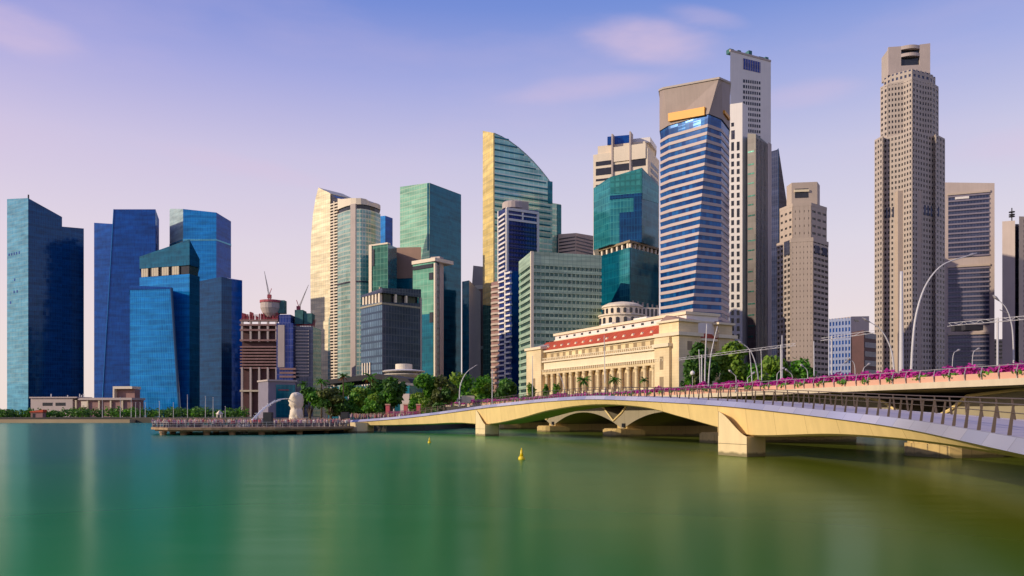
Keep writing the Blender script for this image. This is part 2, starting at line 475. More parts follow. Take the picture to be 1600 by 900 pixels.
def concrete(name, col, joint, tide=True):
    m, n, l, b = newmat(name)
    ge = n.new('ShaderNodeNewGeometry'); uv = n.new('ShaderNodeUVMap'); t = n.new('ShaderNodeTexCoord')
    nz = n.new('ShaderNodeTexNoise'); nz.inputs['Scale'].default_value = 0.5; nz.inputs['Detail'].default_value = 8; nz.inputs['Roughness'].default_value = .65
    l.new(ge.outputs['Position'], nz.inputs[0])
    mp = n.new('ShaderNodeMapping'); mp.inputs['Scale'].default_value = (.7, .7, .12); l.new(ge.outputs['Position'], mp.inputs[0])
    st = n.new('ShaderNodeTexNoise'); st.inputs['Scale'].default_value = 1.4; st.inputs['Detail'].default_value = 5; l.new(mp.outputs[0], st.inputs[0])
    rp = n.new('ShaderNodeValToRGB'); rp.color_ramp.elements[0].position = .3; rp.color_ramp.elements[1].position = .62
    rp.color_ramp.elements[0].color = tuple(c * .84 for c in col) + (1,); rp.color_ramp.elements[1].color = col + (1,)
    mx_ = n.new('ShaderNodeMix'); mx_.inputs['Factor'].default_value = .55; l.new(nz.outputs[0], mx_.inputs['A']); l.new(st.outputs[0], mx_.inputs['B'])
    l.new(mx_.outputs['Result'], rp.inputs[0])
    out = rp.outputs[0]
    br = n.new('ShaderNodeTexBrick'); br.offset = 0; br.inputs['Scale'].default_value = 1; br.inputs['Brick Width'].default_value = joint; br.inputs['Row Height'].default_value = 500
    br.inputs['Mortar Size'].default_value = .03; br.inputs['Color1'].default_value = (1, 1, 1, 1); br.inputs['Color2'].default_value = (.93, .93, .93, 1); br.inputs['Mortar'].default_value = (.55, .5, .45, 1)
    l.new(uv.outputs[0], br.inputs[0])
    mu = n.new('ShaderNodeMix'); mu.data_type = 'RGBA'; mu.blend_type = 'MULTIPLY'; mu.inputs['Factor'].default_value = 1
    l.new(out, mu.inputs['A']); l.new(br.outputs[0], mu.inputs['B']); out = mu.outputs['Result']
    if tide:
        sp = n.new('ShaderNodeSeparateXYZ'); l.new(ge.outputs['Position'], sp.inputs[0])
        ad = n.new('ShaderNodeMath'); ad.operation = 'MULTIPLY_ADD'; l.new(st.outputs[0], ad.inputs[0]); ad.inputs[1].default_value = -.5; l.new(sp.outputs['Z'], ad.inputs[2])
        tr = n.new('ShaderNodeMapRange'); tr.inputs['From Min'].default_value = .0; tr.inputs['From Max'].default_value = .22; tr.inputs['To Min'].default_value = .75; tr.inputs['To Max'].default_value = 0
        l.new(ad.outputs[0], tr.inputs['Value'])
        tm = n.new('ShaderNodeMix'); tm.data_type = 'RGBA'; l.new(tr.outputs[0], tm.inputs['Factor']); l.new(out, tm.inputs['A']); tm.inputs['B'].default_value = (.07, .07, .025, 1)
        out = tm.outputs['Result']
    l.new(out, b.inputs['Base Color']); b.inputs['Roughness'].default_value = .8
    bp = n.new('ShaderNodeBump'); bp.inputs['Strength'].default_value = .25; bp.inputs['Distance'].default_value = .03; l.new(nz.outputs[0], bp.inputs['Height']); l.new(bp.outputs[0], b.inputs['Normal'])
    return m
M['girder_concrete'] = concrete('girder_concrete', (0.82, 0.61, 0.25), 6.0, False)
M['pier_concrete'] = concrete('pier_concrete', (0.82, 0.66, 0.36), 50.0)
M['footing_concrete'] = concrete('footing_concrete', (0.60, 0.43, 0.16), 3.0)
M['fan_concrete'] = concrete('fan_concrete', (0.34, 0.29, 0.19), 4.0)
# curtain walls
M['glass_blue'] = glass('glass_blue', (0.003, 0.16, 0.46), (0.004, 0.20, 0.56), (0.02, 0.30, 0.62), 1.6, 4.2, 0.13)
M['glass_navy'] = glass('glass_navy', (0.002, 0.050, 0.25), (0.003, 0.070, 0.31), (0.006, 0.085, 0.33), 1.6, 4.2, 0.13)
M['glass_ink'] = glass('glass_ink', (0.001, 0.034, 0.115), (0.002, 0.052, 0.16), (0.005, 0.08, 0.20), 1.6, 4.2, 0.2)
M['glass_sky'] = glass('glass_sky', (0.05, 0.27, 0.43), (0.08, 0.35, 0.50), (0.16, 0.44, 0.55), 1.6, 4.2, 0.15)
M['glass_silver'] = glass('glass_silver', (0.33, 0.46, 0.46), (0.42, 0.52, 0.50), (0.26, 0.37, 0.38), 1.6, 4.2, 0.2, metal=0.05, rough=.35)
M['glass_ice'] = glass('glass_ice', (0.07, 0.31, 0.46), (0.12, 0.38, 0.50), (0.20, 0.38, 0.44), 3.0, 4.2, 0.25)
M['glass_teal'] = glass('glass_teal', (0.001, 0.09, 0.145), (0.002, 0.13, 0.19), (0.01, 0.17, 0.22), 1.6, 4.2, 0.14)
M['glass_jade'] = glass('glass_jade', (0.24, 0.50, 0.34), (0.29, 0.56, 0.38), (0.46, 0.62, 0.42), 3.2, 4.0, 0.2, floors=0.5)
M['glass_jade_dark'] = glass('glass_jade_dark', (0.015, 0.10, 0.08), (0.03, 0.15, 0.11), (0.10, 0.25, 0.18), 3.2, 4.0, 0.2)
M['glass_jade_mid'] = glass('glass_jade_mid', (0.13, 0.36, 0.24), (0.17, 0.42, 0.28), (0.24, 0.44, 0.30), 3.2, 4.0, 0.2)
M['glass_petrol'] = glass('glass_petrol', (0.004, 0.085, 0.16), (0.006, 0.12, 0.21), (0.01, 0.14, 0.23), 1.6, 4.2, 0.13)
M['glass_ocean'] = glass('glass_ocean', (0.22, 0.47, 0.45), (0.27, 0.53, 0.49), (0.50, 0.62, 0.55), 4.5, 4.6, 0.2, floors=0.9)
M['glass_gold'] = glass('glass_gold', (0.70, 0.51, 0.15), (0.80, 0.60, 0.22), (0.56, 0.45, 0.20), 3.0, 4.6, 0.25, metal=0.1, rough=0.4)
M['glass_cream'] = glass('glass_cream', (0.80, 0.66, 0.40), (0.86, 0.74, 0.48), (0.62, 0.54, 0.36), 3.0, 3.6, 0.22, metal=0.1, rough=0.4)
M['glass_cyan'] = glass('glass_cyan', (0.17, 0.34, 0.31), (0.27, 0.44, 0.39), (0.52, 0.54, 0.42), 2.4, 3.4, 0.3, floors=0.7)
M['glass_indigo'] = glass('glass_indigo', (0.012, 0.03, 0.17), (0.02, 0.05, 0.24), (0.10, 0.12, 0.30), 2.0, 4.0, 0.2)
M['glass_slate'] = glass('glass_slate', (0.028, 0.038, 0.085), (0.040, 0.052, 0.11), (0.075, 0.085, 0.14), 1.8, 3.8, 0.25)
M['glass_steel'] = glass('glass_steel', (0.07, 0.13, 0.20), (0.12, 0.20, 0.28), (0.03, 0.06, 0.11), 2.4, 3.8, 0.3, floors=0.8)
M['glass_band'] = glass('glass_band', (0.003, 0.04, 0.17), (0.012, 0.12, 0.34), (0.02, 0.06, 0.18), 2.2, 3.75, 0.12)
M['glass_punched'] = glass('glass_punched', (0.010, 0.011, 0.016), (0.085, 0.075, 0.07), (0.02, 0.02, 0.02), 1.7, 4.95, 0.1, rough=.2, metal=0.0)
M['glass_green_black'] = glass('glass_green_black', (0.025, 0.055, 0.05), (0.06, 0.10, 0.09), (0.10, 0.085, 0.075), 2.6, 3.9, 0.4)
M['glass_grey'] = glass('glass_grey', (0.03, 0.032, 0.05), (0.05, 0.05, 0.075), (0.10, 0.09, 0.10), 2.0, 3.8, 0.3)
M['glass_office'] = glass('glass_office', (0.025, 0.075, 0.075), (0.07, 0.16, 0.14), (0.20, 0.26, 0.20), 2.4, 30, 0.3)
M['spandrel_green'] = glass('spandrel_green', (0.36, 0.48, 0.35), (0.42, 0.54, 0.40), (0.24, 0.36, 0.27), 2.4, 2.0, 0.12, metal=0.0, rough=0.4)
M['spandrel_pink'] = plain('spandrel_pink', (0.54, 0.42, 0.38), 0.6, var=0.06, scale=0.08, streak=0.3)

# ------------------------------------------------------------------ water and land
m, n, l, b = newmat('bay_water')
t = n.new('ShaderNodeTexCoord')
spx = n.new('ShaderNodeSeparateXYZ'); l.new(t.outputs['Object'], spx.inputs[0])
big = n.new('ShaderNodeTexNoise'); big.inputs['Scale'].default_value = 0.018; big.inputs['Detail'].default_value = 2
l.new(t.outputs['Object'], big.inputs[0])
ax = n.new('ShaderNodeMath'); ax.operation = 'MULTIPLY_ADD'; l.new(big.outputs[0], ax.inputs[0]); ax.inputs[1].default_value = 22.0; l.new(spx.outputs['X'], ax.inputs[2])
mr = n.new('ShaderNodeMapRange'); mr.inputs['From Min'].default_value = -34; mr.inputs['From Max'].default_value = 30
l.new(ax.outputs[0], mr.inputs[0])
rp = n.new('ShaderNodeValToRGB')
rp.color_ramp.elements[0].position = 0.0; rp.color_ramp.elements[0].color = (0.001, 0.150, 0.110, 1)
rp.color_ramp.elements[1].position = 1.0; rp.color_ramp.elements[1].color = (0.090, 0.115, 0.001, 1)  # olive towards the right: warm bridge reflections put into the base colour
e_ = rp.color_ramp.elements.new(0.5); e_.color = (0.006, 0.215, 0.050, 1)
l.new(mr.outputs[0], rp.inputs[0]); l.new(rp.outputs[0], b.inputs['Base Color'])
b.inputs['Roughness'].default_value = 0.5
b.inputs['Specular IOR Level'].default_value = 0.0
mpw = n.new('ShaderNodeMapping'); mpw.inputs['Scale'].default_value = (0.02, 0.07, 1)
l.new(t.outputs['Object'], mpw.inputs[0])
wv = n.new('ShaderNodeTexNoise'); wv.inputs['Scale'].default_value = 1.0; wv.inputs['Detail'].default_value = 4; wv.inputs['Roughness'].default_value = 0.5
l.new(mpw.outputs[0], wv.inputs[0])
bp = n.new('ShaderNodeBump'); bp.inputs['Strength'].default_value = 0.5; bp.inputs['Distance'].default_value = 0.3
l.new(wv.outputs[0], bp.inputs['Height'])
gl = n.new('ShaderNodeBsdfGlossy'); gl.inputs['Roughness'].default_value = 0.20; gl.inputs['Color'].default_value = (0.80, 0.98, 0.74, 1)
l.new(bp.outputs[0], gl.inputs['Normal'])
fz = n.new('ShaderNodeFresnel'); fz.inputs['IOR'].default_value = 1.17
fm_ = n.new('ShaderNodeMath'); fm_.operation = 'MULTIPLY'; l.new(fz.outputs[0], fm_.inputs[0]); fm_.inputs[1].default_value = 0.56
wmx = n.new('ShaderNodeMixShader'); l.new(fm_.outputs[0], wmx.inputs[0]); l.new(b.outputs[0], wmx.inputs[1]); l.new(gl.outputs[0], wmx.inputs[2])
l.new(wmx.outputs[0], n['Material Output'].inputs[0])
M['water'] = m
w = MB(); w.face([(-9000, -3000, 0), (9000, -3000, 0), (9000, 12000, 0), (-9000, 12000, 0)])
tag(w.build('water', M['water'], origin=(0, 0, 0)), kind='structure')

GZ = 2.6
shore = [(-9000, 392), (-190, 398), (-120, 380), (-104, 300), (-70, 214), (-52, 196), (-30, 190), (-22, 200), (-14, 246), (20, 258), (60, 262),
         (140, 240), (400, 220), (9000, 220), (9000, 11500), (-9000, 11500)]
g = MB(); g.prism(shore, -3.0, GZ)
tag(g.build('ground', M['ground_mat'], origin=(0, 300, GZ)), kind='structure')
g = MB(); g.prism([(-900, 391), (-190, 397), (-184, 402), (-900, 396)], -2, 1.6)
sp_ = MB(); sp_.prism([(-760, 384), (-188, 391.5), (-188, 397.6), (-760, 391.6)], -2, 1.7)
tag(sp_.build('sand_bank', M['sand'], origin=(-400, 390, 0)), kind='structure')

qm = MB(); qm.prism([(14.2, -60), (200, -60), (200, 90), (60, 70), (47, 50), (26, 18), (14.2, 16.5)], -3, 2.25)
tag(qm.build('promenade', M['deck_paving'], origin=(60, 0, 2.25)), kind='structure')

# ------------------------------------------------------------------ towers, from the left
def root_for(name, label, cat, poly, z=GZ, group=None):
    c = center(poly)
    return thing(name, label, cat, (c[0], c[1], z), group)
def tops_at(front, pys):
    """world heights of the front corners from photo rows; the rear corners repeat the ends"""
    z = [Z(py, D) for (px, D), py in zip(front, pys)]
    return z + [z[-1], z[0]]
def shaft(root, name, mat, front, pys, depth, z0=GZ, inset=0.04):
    poly = FP(front, depth, inset)
    mb = MB(); mb.prism(poly, z0, tops_at(front, pys))
    return mb.build(name, mat, root), poly
def wedge(root, name, mats, poly_front, pys, depth, z0=GZ):
    """a shaft whose faces carry different glass, some tinted as lit and shaded sides: mats[i] on face i, the last on the rest"""
    poly = FP(poly_front, depth); tops = tops_at(poly_front, pys)
    mb = MB(); n = len(poly); u = 0
    for i in range(n):
        j = (i + 1) % n
        L = math.hypot(poly[j][0] - poly[i][0], poly[j][1] - poly[i][1])
        mb.face([poly[i] + (z0,), poly[j] + (z0,), poly[j] + (tops[j],), poly[i] + (tops[i],)],
                [(u, z0), (u + L, z0), (u + L, tops[j]), (u, tops[i])], min(i, len(mats) - 1))
        u += L
    mb.face([p + (tp,) for p, tp in zip(poly, tops)], None, len(mats) - 1)
    return mb.build(name, mats, root), poly
def roof_box(root, name, mat, poly, z0, h, inset):
    mb = MB(); mb.prism(grow(poly, -inset), z0, z0 + h)
    return mb.build(name, mat, root)
def parapet(root, mat, poly, z, h=1.2, out=0.3, name='parapet'):
    mb = MB(); ring(mb, poly, z - 0.02, z + h, out)
    return mb.build(name, mat, root)

# 1 tower with a sloping roof at the far left
fr = [(11, 822), (44, 800), (97, 822)]
r = root_for('glass_tower', 'deep blue glass tower with a sloping roof and end face tinted pale as the lit side', 'tower', FP(fr, 60))
wedge(r, 'tower_shaft', [M['glass_ice'], M['glass_ink'], M['glass_ink']], fr, [311, 309.5, 339], 45)  # paler end, darker front: lit and shaded sides put into the glass colours
fr2 = [(97, 822.5), (131, 838)]
shaft(r, 'side_wing', M['glass_ink'], fr2, [354, 357], 40)
mb = MB(); f_ = Frame(P(44, 800), P(97, 822))
for k, (a, z_) in enumerate(((2, 0.5),)):
    mb.box(P(44, 806)[0] - 0.5, P(44, 806)[0] + 0.5, 806, 807, Z(312, 806), Z(304, 806))
mb.build('roof_mast', M['dark_metal'], r)
mb = MB(); mb.prism([P(11, 821.6), P(44, 799.6), P(44, 800.2), P(11, 822.2)], GZ, [Z(600, 821.6), Z(600, 799.6), Z(600, 800.2), Z(600, 822.2)])
mb.build('lobby_glazing', M['glass_sky'], r)
f_ = Frame(P(11, 822), P(44, 800))
for tt, py in [(3 + k * 5.0, 395) for k in range(5)] + [(14, 436), (13, 455), (19, 455), (6, 471)]:
    mb = MB(); f_.box(mb, tt, tt + 2.4, Z(py + 2, 810), Z(py - 2, 810), -0.5, 0.15); mb.build('vent_opening', M['glass_navy'], r)

# 2 dark navy pair
fr = [(147, 775), (178, 768)]
r = root_for('glass_tower', 'dark navy glass tower with a leaning edge and a lower wing on its left', 'tower', FP(fr, 60))
shaft(r, 'side_wing', M['glass_navy'], fr, [348, 350], 40)
D2 = 760
top = [P(178, D2), P(243, D2), P(248.5, D2 + 14), P(244, D2 + 45), P(182, D2 + 45)]
bot = [P(159, D2), P(243, D2), P(248.5, D2 + 14), P(244, D2 + 45), P(165, D2 + 45)]
mb = MB(); mb.prism(top, GZ, [Z(327, D2), Z(327, D2), Z(343, D2 + 14), Z(343, D2 + 14), Z(327, D2)], bottom=bot)
mb.build('tower_shaft', M['glass_navy'], r)
mb = MB(); a, b_ = Vector(bot[0] + (GZ,)), Vector(top[0] + (Z(327, D2),))
mb.tube([a + Vector((0, -0.2, 0)), b_ + Vector((0, -0.2, 0))], 0.45, 6); mb.build('edge_fin', M['glass_blue'], r)

# 3 pale blue tower behind and its dark lower block
fr = [(265, 792), (286, 768), (338, 768), (361, 792)]
r = root_for('glass_tower', 'bright sky blue glass tower with a chamfered pale corner, behind the dark navy block', 'tower', FP(fr, 40))
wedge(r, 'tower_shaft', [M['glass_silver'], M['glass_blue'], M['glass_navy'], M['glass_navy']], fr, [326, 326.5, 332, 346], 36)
mb = MB(); ring(mb, FP(fr, 36), Z(376, 768), Z(373.5, 768), 0.25); mb.build('refuge_floor_band', M['glass_sky'], r)
fr = [(308, 716), (346, 700), (362, 704), (378.5, 716)]
r = root_for('office_block', 'dark navy glass block with a gently peaked top, left of the building under construction', 'office block', FP(fr, 40))
wedge(r, 'tower_shaft', [M['glass_ink'], M['glass_ink'], M['glass_navy'], M['glass_navy']], fr, [440, 432.5, 436, 438], 36)

# 4 front blue tower
fr = [(218, 622), (296, 606), (312, 618)]
r = root_for('glass_tower', 'bright blue glass tower with a slanted crown and a row of roof louvres', 'tower', FP(fr, 40))
poly = FP(fr, 36); zc = Z(428, 606)
mb = MB(); u = 0
for i in range(len(poly)):
    j = (i + 1) % len(poly); L = math.dist(poly[i], poly[j])
    mb.face([poly[i] + (GZ,), poly[j] + (GZ,), poly[j] + (zc,), poly[i] + (zc,)], [(u, GZ), (u + L, GZ), (u + L, zc), (u, zc)], 0 if i == 0 else 1); u += L
mb.build('tower_shaft', [M['glass_blue'], M['glass_ink']], r)
ip = grow(poly, -1.2)
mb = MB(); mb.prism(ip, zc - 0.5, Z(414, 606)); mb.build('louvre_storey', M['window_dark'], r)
f_ = Frame(P(218, 622), P(296, 606)); 
for k in range(4):
    mb = MB(); t0 = f_.tpx(221 + k * 16); 
    for q in range(3): f_.box(mb, t0 + q * 2.2, t0 + q * 2.2 + 1.9, zc + 0.2, Z(416, 610), -0.9, 0.05)
    mb.build('louvre_panel', M['pale_concrete'], r)
mb = MB(); u = 0
tz = [Z(401, 622), Z(374, 606), Z(405, 618), Z(405, 618), Z(401, 622)]
z0 = Z(414, 606)
for i in range(5):
    j = (i + 1) % 5; L = math.dist(poly[i], poly[j])
    mb.face([poly[i] + (z0,), poly[j] + (z0,), poly[j] + (tz[j],), poly[i] + (tz[i],)], [(u, z0), (u + L, z0), (u + L, tz[j]), (u, tz[i])], 0 if i == 0 else 1); u += L
mb.face([p + (q,) for p, q in zip(poly, tz)], None, 1)
mb.face([p + (z0,) for p in reversed(poly)], None, 1)
mb.build('slanted_crown', [M['glass_petrol'], M['glass_ink']], r)
D4 = 596
topp = [P(203, D4 + 6), P(268, D4), P(268, D4 + 24), P(203, D4 + 30)]
botp = [P(203, D4 + 6), P(281, D4), P(281, D4 + 24), P(203, D4 + 30)]
mb = MB(); mb.prism(topp, GZ, [Z(447, D4 + 6), Z(450, D4), Z(450, D4), Z(447, D4 + 6)], bottom=botp); mb.build('front_slab', M['glass_blue'], r)
mb = MB()
mb.tube([Vector(botp[1] + (GZ,)), Vector(topp[1] + (Z(450, D4),))], 1.0, 6); mb.build('slab_edge_slot', M['glass_ink'], r)
mb = MB(); mb.prism(grow(topp, 0.4), Z(450, D4) - 0.5, [Z(446, D4 + 6), Z(449, D4), Z(449, D4), Z(446, D4 + 6)]); mb.build('slab_parapet', M['glass_navy'], r)

# 5 low terminal on the far shore
r = root_for('low_building', 'long low beige building with a raised roof box, at the foot of the blue towers', 'low building', FP([(50, 520), (203, 505)], 20))
fa = Frame(P(48, 520), P(205, 512))
L = fa.L
mb = MB(); fa.box(mb, 0, L * 0.42, GZ, Z(622, 517), -14, 0); mb.build('wall', M['lilac_stone'], r)
mb = MB(); fa.box(mb, L * 0.42, L, GZ, Z(625, 514), -14, -1.5); mb.build('rear_wall', M['raw_concrete'], r)
mb = MB(); fa.box(mb, -0.5, L * 0.47, Z(622, 517), Z(620, 517), -15, 0.8); fa.box(mb, L * 0.475, L + 0.5, Z(625, 514), Z(621.5, 514), -15, 0.2); mb.build('roof', M['lilac_stone'], r)
for a, b2 in ((0.12, 0.22), (0.25, 0.35)):
    mb = MB(); fa.box(mb, L * a, L * b2, Z(634, 516), Z(629, 516), -0.5, 0.1); mb.build('window', M['window_dark'], r)
for k in range(5):
    mb = MB(); fa.box(mb, L * (0.44 + k * 0.115), L * (0.455 + k * 0.115), GZ, Z(625, 514), -1.4, -0.4); mb.build('column', M['pale_concrete'], r)
mb = MB(); fa.box(mb, L * 0.50, L * 0.56, Z(636, 515), Z(627, 515), -1.4, -0.6); mb.build('entrance_bay', M['cream_wall'], r)
mb = MB(); fa.outline(mb, [(L * .80, Z(625, 514)), (L * .815, Z(625, 514)), (L * .815, Z(607.5, 514)), (L * .99, Z(607.5, 514)), (L * .99, Z(603.5, 514)), (L * .80, Z(603.5, 514))], -12, -2)
mb.build('roof_frame', M['cream_wall'], r)
mb = MB(); fa.box(mb, L * .817, L * .99, Z(625, 514), Z(608, 514), -11, -5); mb.build('plant_room', M['raw_concrete'], r)
for k, px in enumerate((70, 96, 115, 118, 121)):
    mb = MB(); t0 = fa.tpx(px); fa.box(mb, t0, t0 + 0.5, Z(621, 517), Z(615 + (k % 2) * 2, 517), -6, -5.5); mb.build('roof_vent', M['white_metal'], r)

# 6 building under construction
r = root_for('construction_site', 'half finished reddish building wrapped in scaffolding with a round core on top', 'building', FP([(378, 560), (488, 560)], 30))
fa = Frame(P(376, 556), P(434, 556)); L = fa.L
zt = Z(500, 556)
mb = MB(); fa.box(mb, 0, L, GZ, zt - 3, -26, -3); mb.build('core_wall', M['dark_red_stone'], r)
for k in range(5):
    t0 = 0.3 + k * (L - 1.9) / 4
    mb = MB(); fa.box(mb, t0, t0 + 1.3, Z(534, 556), zt, -1.4, 0.3); fa.box(mb, t0, t0 + 1.3, GZ, Z(574, 556), -1.4, 0.3); mb.build('column', M['lilac_stone'], r)
for k in range(17):
    z_ = Z(576, 556) + k * 2.1
    if z_ > Z(540, 556): break
    mb = MB(); fa.box(mb, -0.4, L + 0.4, z_, z_ + 1.0, -3, 0.1); mb.build('floor_slab', M['raw_concrete'], r)
for py in (612, 533, 517, 509, 502):
    mb = MB(); fa.box(mb, -0.4, L + 0.4, Z(py, 556), Z(py, 556) + 1.2, -3, 0.6); mb.build('floor_slab', M['raw_concrete'] if py != 612 else M['pale_concrete'], r)
mb = MB(); rr = random.Random(3)
for k in range(26):
    t0 = rr.uniform(0, L); h_ = rr.uniform(1.5, 6); fa.box(mb, t0, t0 + 0.3, zt, zt + h_, -8 + rr.uniform(-6, 6), -7.7 + 6)
for k in range(5): fa.box(mb, 0, L, zt + 1 + k * 0.9, zt + 1.25 + k * 0.9, -1 - k * 2.0, -0.7 - k * 2.0)
mb.build('scaffold', M['scaffold_red'], r)
fb = Frame(P(432, 552), P(458, 552)); L = fb.L
mb = MB(); fb.box(mb, 0, L, GZ, Z(505, 552), -28, 0); mb.build('blue_net_wall', M['glass_indigo'], r)
mb = MB(); fb.box(mb, L * .1, L * .8, Z(505, 552), Z(491, 552), -24, -2); mb.build('lift_core', M['glass_indigo'], r)
mb = MB(); fb.box(mb, L * .10, L * .50, Z(574, 552), Z(508, 552), -1, 1.0); mb.build('hoist_shaft', M['lilac_stone'], r)
for k in range(3):
    mb = MB(); fb.box(mb, L * .2, L + 2, Z(590 - k * 6, 552), Z(587 - k * 6, 552), -1, 0.7); mb.build('floor_slab', M['raw_concrete'], r)
fc = Frame(P(458, 556), P(489, 556)); L = fc.L
mb = MB(); fc.box(mb, 0, L, GZ, Z(510, 556), -24, 0); mb.build('grey_net_wall', M['glass_slate'], r)
for k in range(15):
    mb = MB(); fc.box(mb, L * .14, L * .80, Z(588 - k * 5, 556), Z(586 - k * 5, 556), -0.5, 0.7); mb.build('floor_slab', M['lilac_stone'], r)
mb = MB()
for k in range(7): fc.box(mb, 0, L, Z(510, 556) + k * 0.9, Z(510, 556) + k * 0.9 + .35, -4 - k, -3.2 - k)
for k in range(12): fc.box(mb, k * L / 12, k * L / 12 + .3, Z(510, 556), Z(500, 556), -9, -8.5)
mb.build('scaffold', M['scaffold_red'], r)
mb = MB(); fc.box(mb, 0, L * .42, Z(505, 556), Z(483, 556), -14, -4); fc.box(mb, L * .45, L * .85, Z(505, 556), Z(488, 556), -14, -5); mb.build('safety_net', M['safety_net'], r)
cx, cy = P(424, 562)
mb = MB(); mb.lathe(cx, cy, [(3.5, Z(497, 562)), (6.0, Z(490, 562)), (7.4, Z(482, 562)), (7.4, Z(474, 562)), (6.8, Z(472, 562))], 20); mb.build('core_drum', M['lilac_stone'], r, smooth=False)
mb = MB(); mb.lathe(cx, cy, [(7.9, Z(473.5, 562)), (7.9, Z(470, 562)), (5, Z(469, 562))], 16); mb.build('drum_rim', M['scaffold_red'], r)
mb = MB(); mb.box(cx + 5.5, cx + 10, cy - 3, cy + 3, Z(490, 562), Z(470, 562)); mb.build('formwork', M['safety_net'], r)
def crane(label, px, D, zb, pmast, ptip, cab):
    x, y = P(px, D)
    q = thing('tower_crane', label, 'crane', (x, y, zb), 'tower cranes above the construction site')
    mb = MB(); zt_ = Z(pmast, D)
    for dx in (-0.7, 0.7):
        for dy in (-0.7, 0.7): mb.tube([(x + dx, y + dy, zb), (x + dx, y + dy, zt_)], 0.16, 4)
    for k in range(int((zt_ - zb) / 1.5)): mb.tube([(x - .7, y - .7, zb + k * 1.5), (x + .7, y - .7, zb + k * 1.5 + 1.5)], 0.1, 4)
    mb.build('mast', M['scaffold_red'], q)
    tx, tz_ = (ptip[0] - 800) / F * D, Z(ptip[1], D)
    a, b = Vector((x, y, zt_)), Vector((tx, y, tz_))
    up = Vector((0, 0, 1)).cross((b - a).normalized()).normalized(); sd = (b - a).normalized().cross(up) * 0.55
    mb = MB()
    mb.tube([a + sd, b], 0.16, 4); mb.tube([a - sd, b], 0.16, 4); mb.tube([a + up * .6, b], .14, 4)
    for k in range(24):
        t0, t1 = k / 24, (k + 1) / 24
        mb.tube([a.lerp(b, t0) + sd * (1 - t0), a.lerp(b, t1) - sd * (1 - t1)], 0.08, 4)
    mb.build('boom', M['grey_metal'], q)
    mb = MB(); mb.box(x - 1.2, x + 1.2, y - 1.2, y + 1.2, zt_ - 1, zt_ + 1.6); mb.tube([(x, y, zt_ + 1.6), (x + cab, y, zt_ + 6)], 0.25, 5); mb.build('cab', M['scaffold_red'], q)
crane('red tower crane with its boom raised up and left, on the round core', 421, 562, Z(470, 562), 464, (413, 424), 1.5)
crane('red tower crane with its boom raised right, on the green netted block', 466.5, 566, Z(485, 566), 482, (482, 445), -1.5)

# 7 small block behind the statue
fa = Frame(P(419, 300), P(462, 306)); L = fa.L
r = root_for('small_block', 'small grey stone block with a teal glass front, behind the spouting statue', 'building', FP([(419, 300), (462, 306)], 14))
mb = MB(); fa.box(mb, 0, L, GZ, Z(596, 303), -12, 0); mb.build('wall', M['shade_grey'], r)
mb = MB(); fa.box(mb, L * .28, L * .98, GZ + .4, Z(601, 303), -1, 0.12); mb.build('glass_front', M['glass_teal'], r)
mb = MB(); fa.box(mb, -.4, L + .4, Z(596, 303), Z(593.5, 303), -12.4, .5); mb.build('roof', M['lilac_stone'], r)
mb = MB(); fa.box(mb, L * .36, L * .75, Z(610, 303), Z(608.5, 303), -.5, .25); mb.build('sign_board', M['scaffold_red'], r)

# 8 curved sail tower and its rounded twin
fr0 = Frame(P(485, 652), P(527, 628))
r = root_for('sail_tower', 'slender cream tower with a curved sail edge and pointed tip', 'tower', FP([(485, 652), (527, 628)], 30))
pts = []
for px, py in ((488, 655), (486.5, 560), (485.3, 480), (485, 420), (486, 370), (489, 335), (493, 310), (497.5, 293)):
    pts.append((fr0.tpx(px), Z(py, fr0.depth(px)) if py < 640 else GZ))
rt = [(fr0.tpx(516), GZ), (fr0.tpx(516), Z(302, fr0.depth(516)))]
ol = [(pts[0][0], GZ)] + rt + list(reversed(pts[1:]))
mb = MB(); fr0.outline(mb, ol, -24, 0); mb.build('sail_wall', M['glass_cream'], r)
mb = MB(); fr0.outline(mb, [(fr0.tpx(516), GZ), (fr0.tpx(528), GZ), (fr0.tpx(528), Z(312, fr0.depth(527))), (fr0.tpx(516), Z(303, fr0.depth(516)))], -22, -0.8)
mb.build('balcony_slot', M['glass_grey'], r)
mb = MB(); t0, t1 = fr0.tpx(516), fr0.tpx(527.5)
for k in range(72):
    z_ = GZ + 6 + k * 2.35
    if z_ > Z(316, 630): break
    fr0.box(mb, t0 + 0.02, t1, z_, z_ + 1.0, -1.2, 0.25)
fr0.box(mb, (t0 + t1) / 2 - .5, (t0 + t1) / 2 + .5, GZ, Z(314, 630), -1.2, 0.15)
mb.build('balcony_lattice', M['cream_wall'], r)
mb = MB(); fr0.outline(mb, [(fr0.tpx(512), GZ), (fr0.tpx(516), GZ), (fr0.tpx(516), Z(490, 635)), (fr0.tpx(513.5), Z(500, 635))], -.5, .12)
mb.build('corner_glass', M['glass_cyan'], r)

def arc_front(pxs, D0, bulge):
    pts = []
    a, b = pxs[0], pxs[-1]
    for px in pxs:
        s = (px - a) / (b - a) * 2 - 1
        pts.append((px, D0 + bulge * s * s))
    return pts
pxs = [527.5, 533, 540, 548, 556, 564, 572, 580, 587, 592, 594.5]
fr = arc_front(pxs, 604, 16)
r = root_for('rounded_tower', 'rounded apartment tower in pale teal glass with a cream crown', 'tower', FP(fr, 26))
pl = FP(fr, 22)
top_main = Z(326, 604)
mats = [M['glass_cyan'], M['grey_stone'], M['glass_cyan']]
mb = MB(); u = 0
n_ = len(pl)
for i in range(n_):
    j = (i + 1) % n_; Ls = math.dist(pl[i], pl[j])
    mb.face([pl[i] + (GZ,), pl[j] + (GZ,), pl[j] + (top_main,), pl[i] + (top_main,)], [(u, GZ), (u + Ls, GZ), (u + Ls, top_main), (u, top_main)], 0); u += Ls
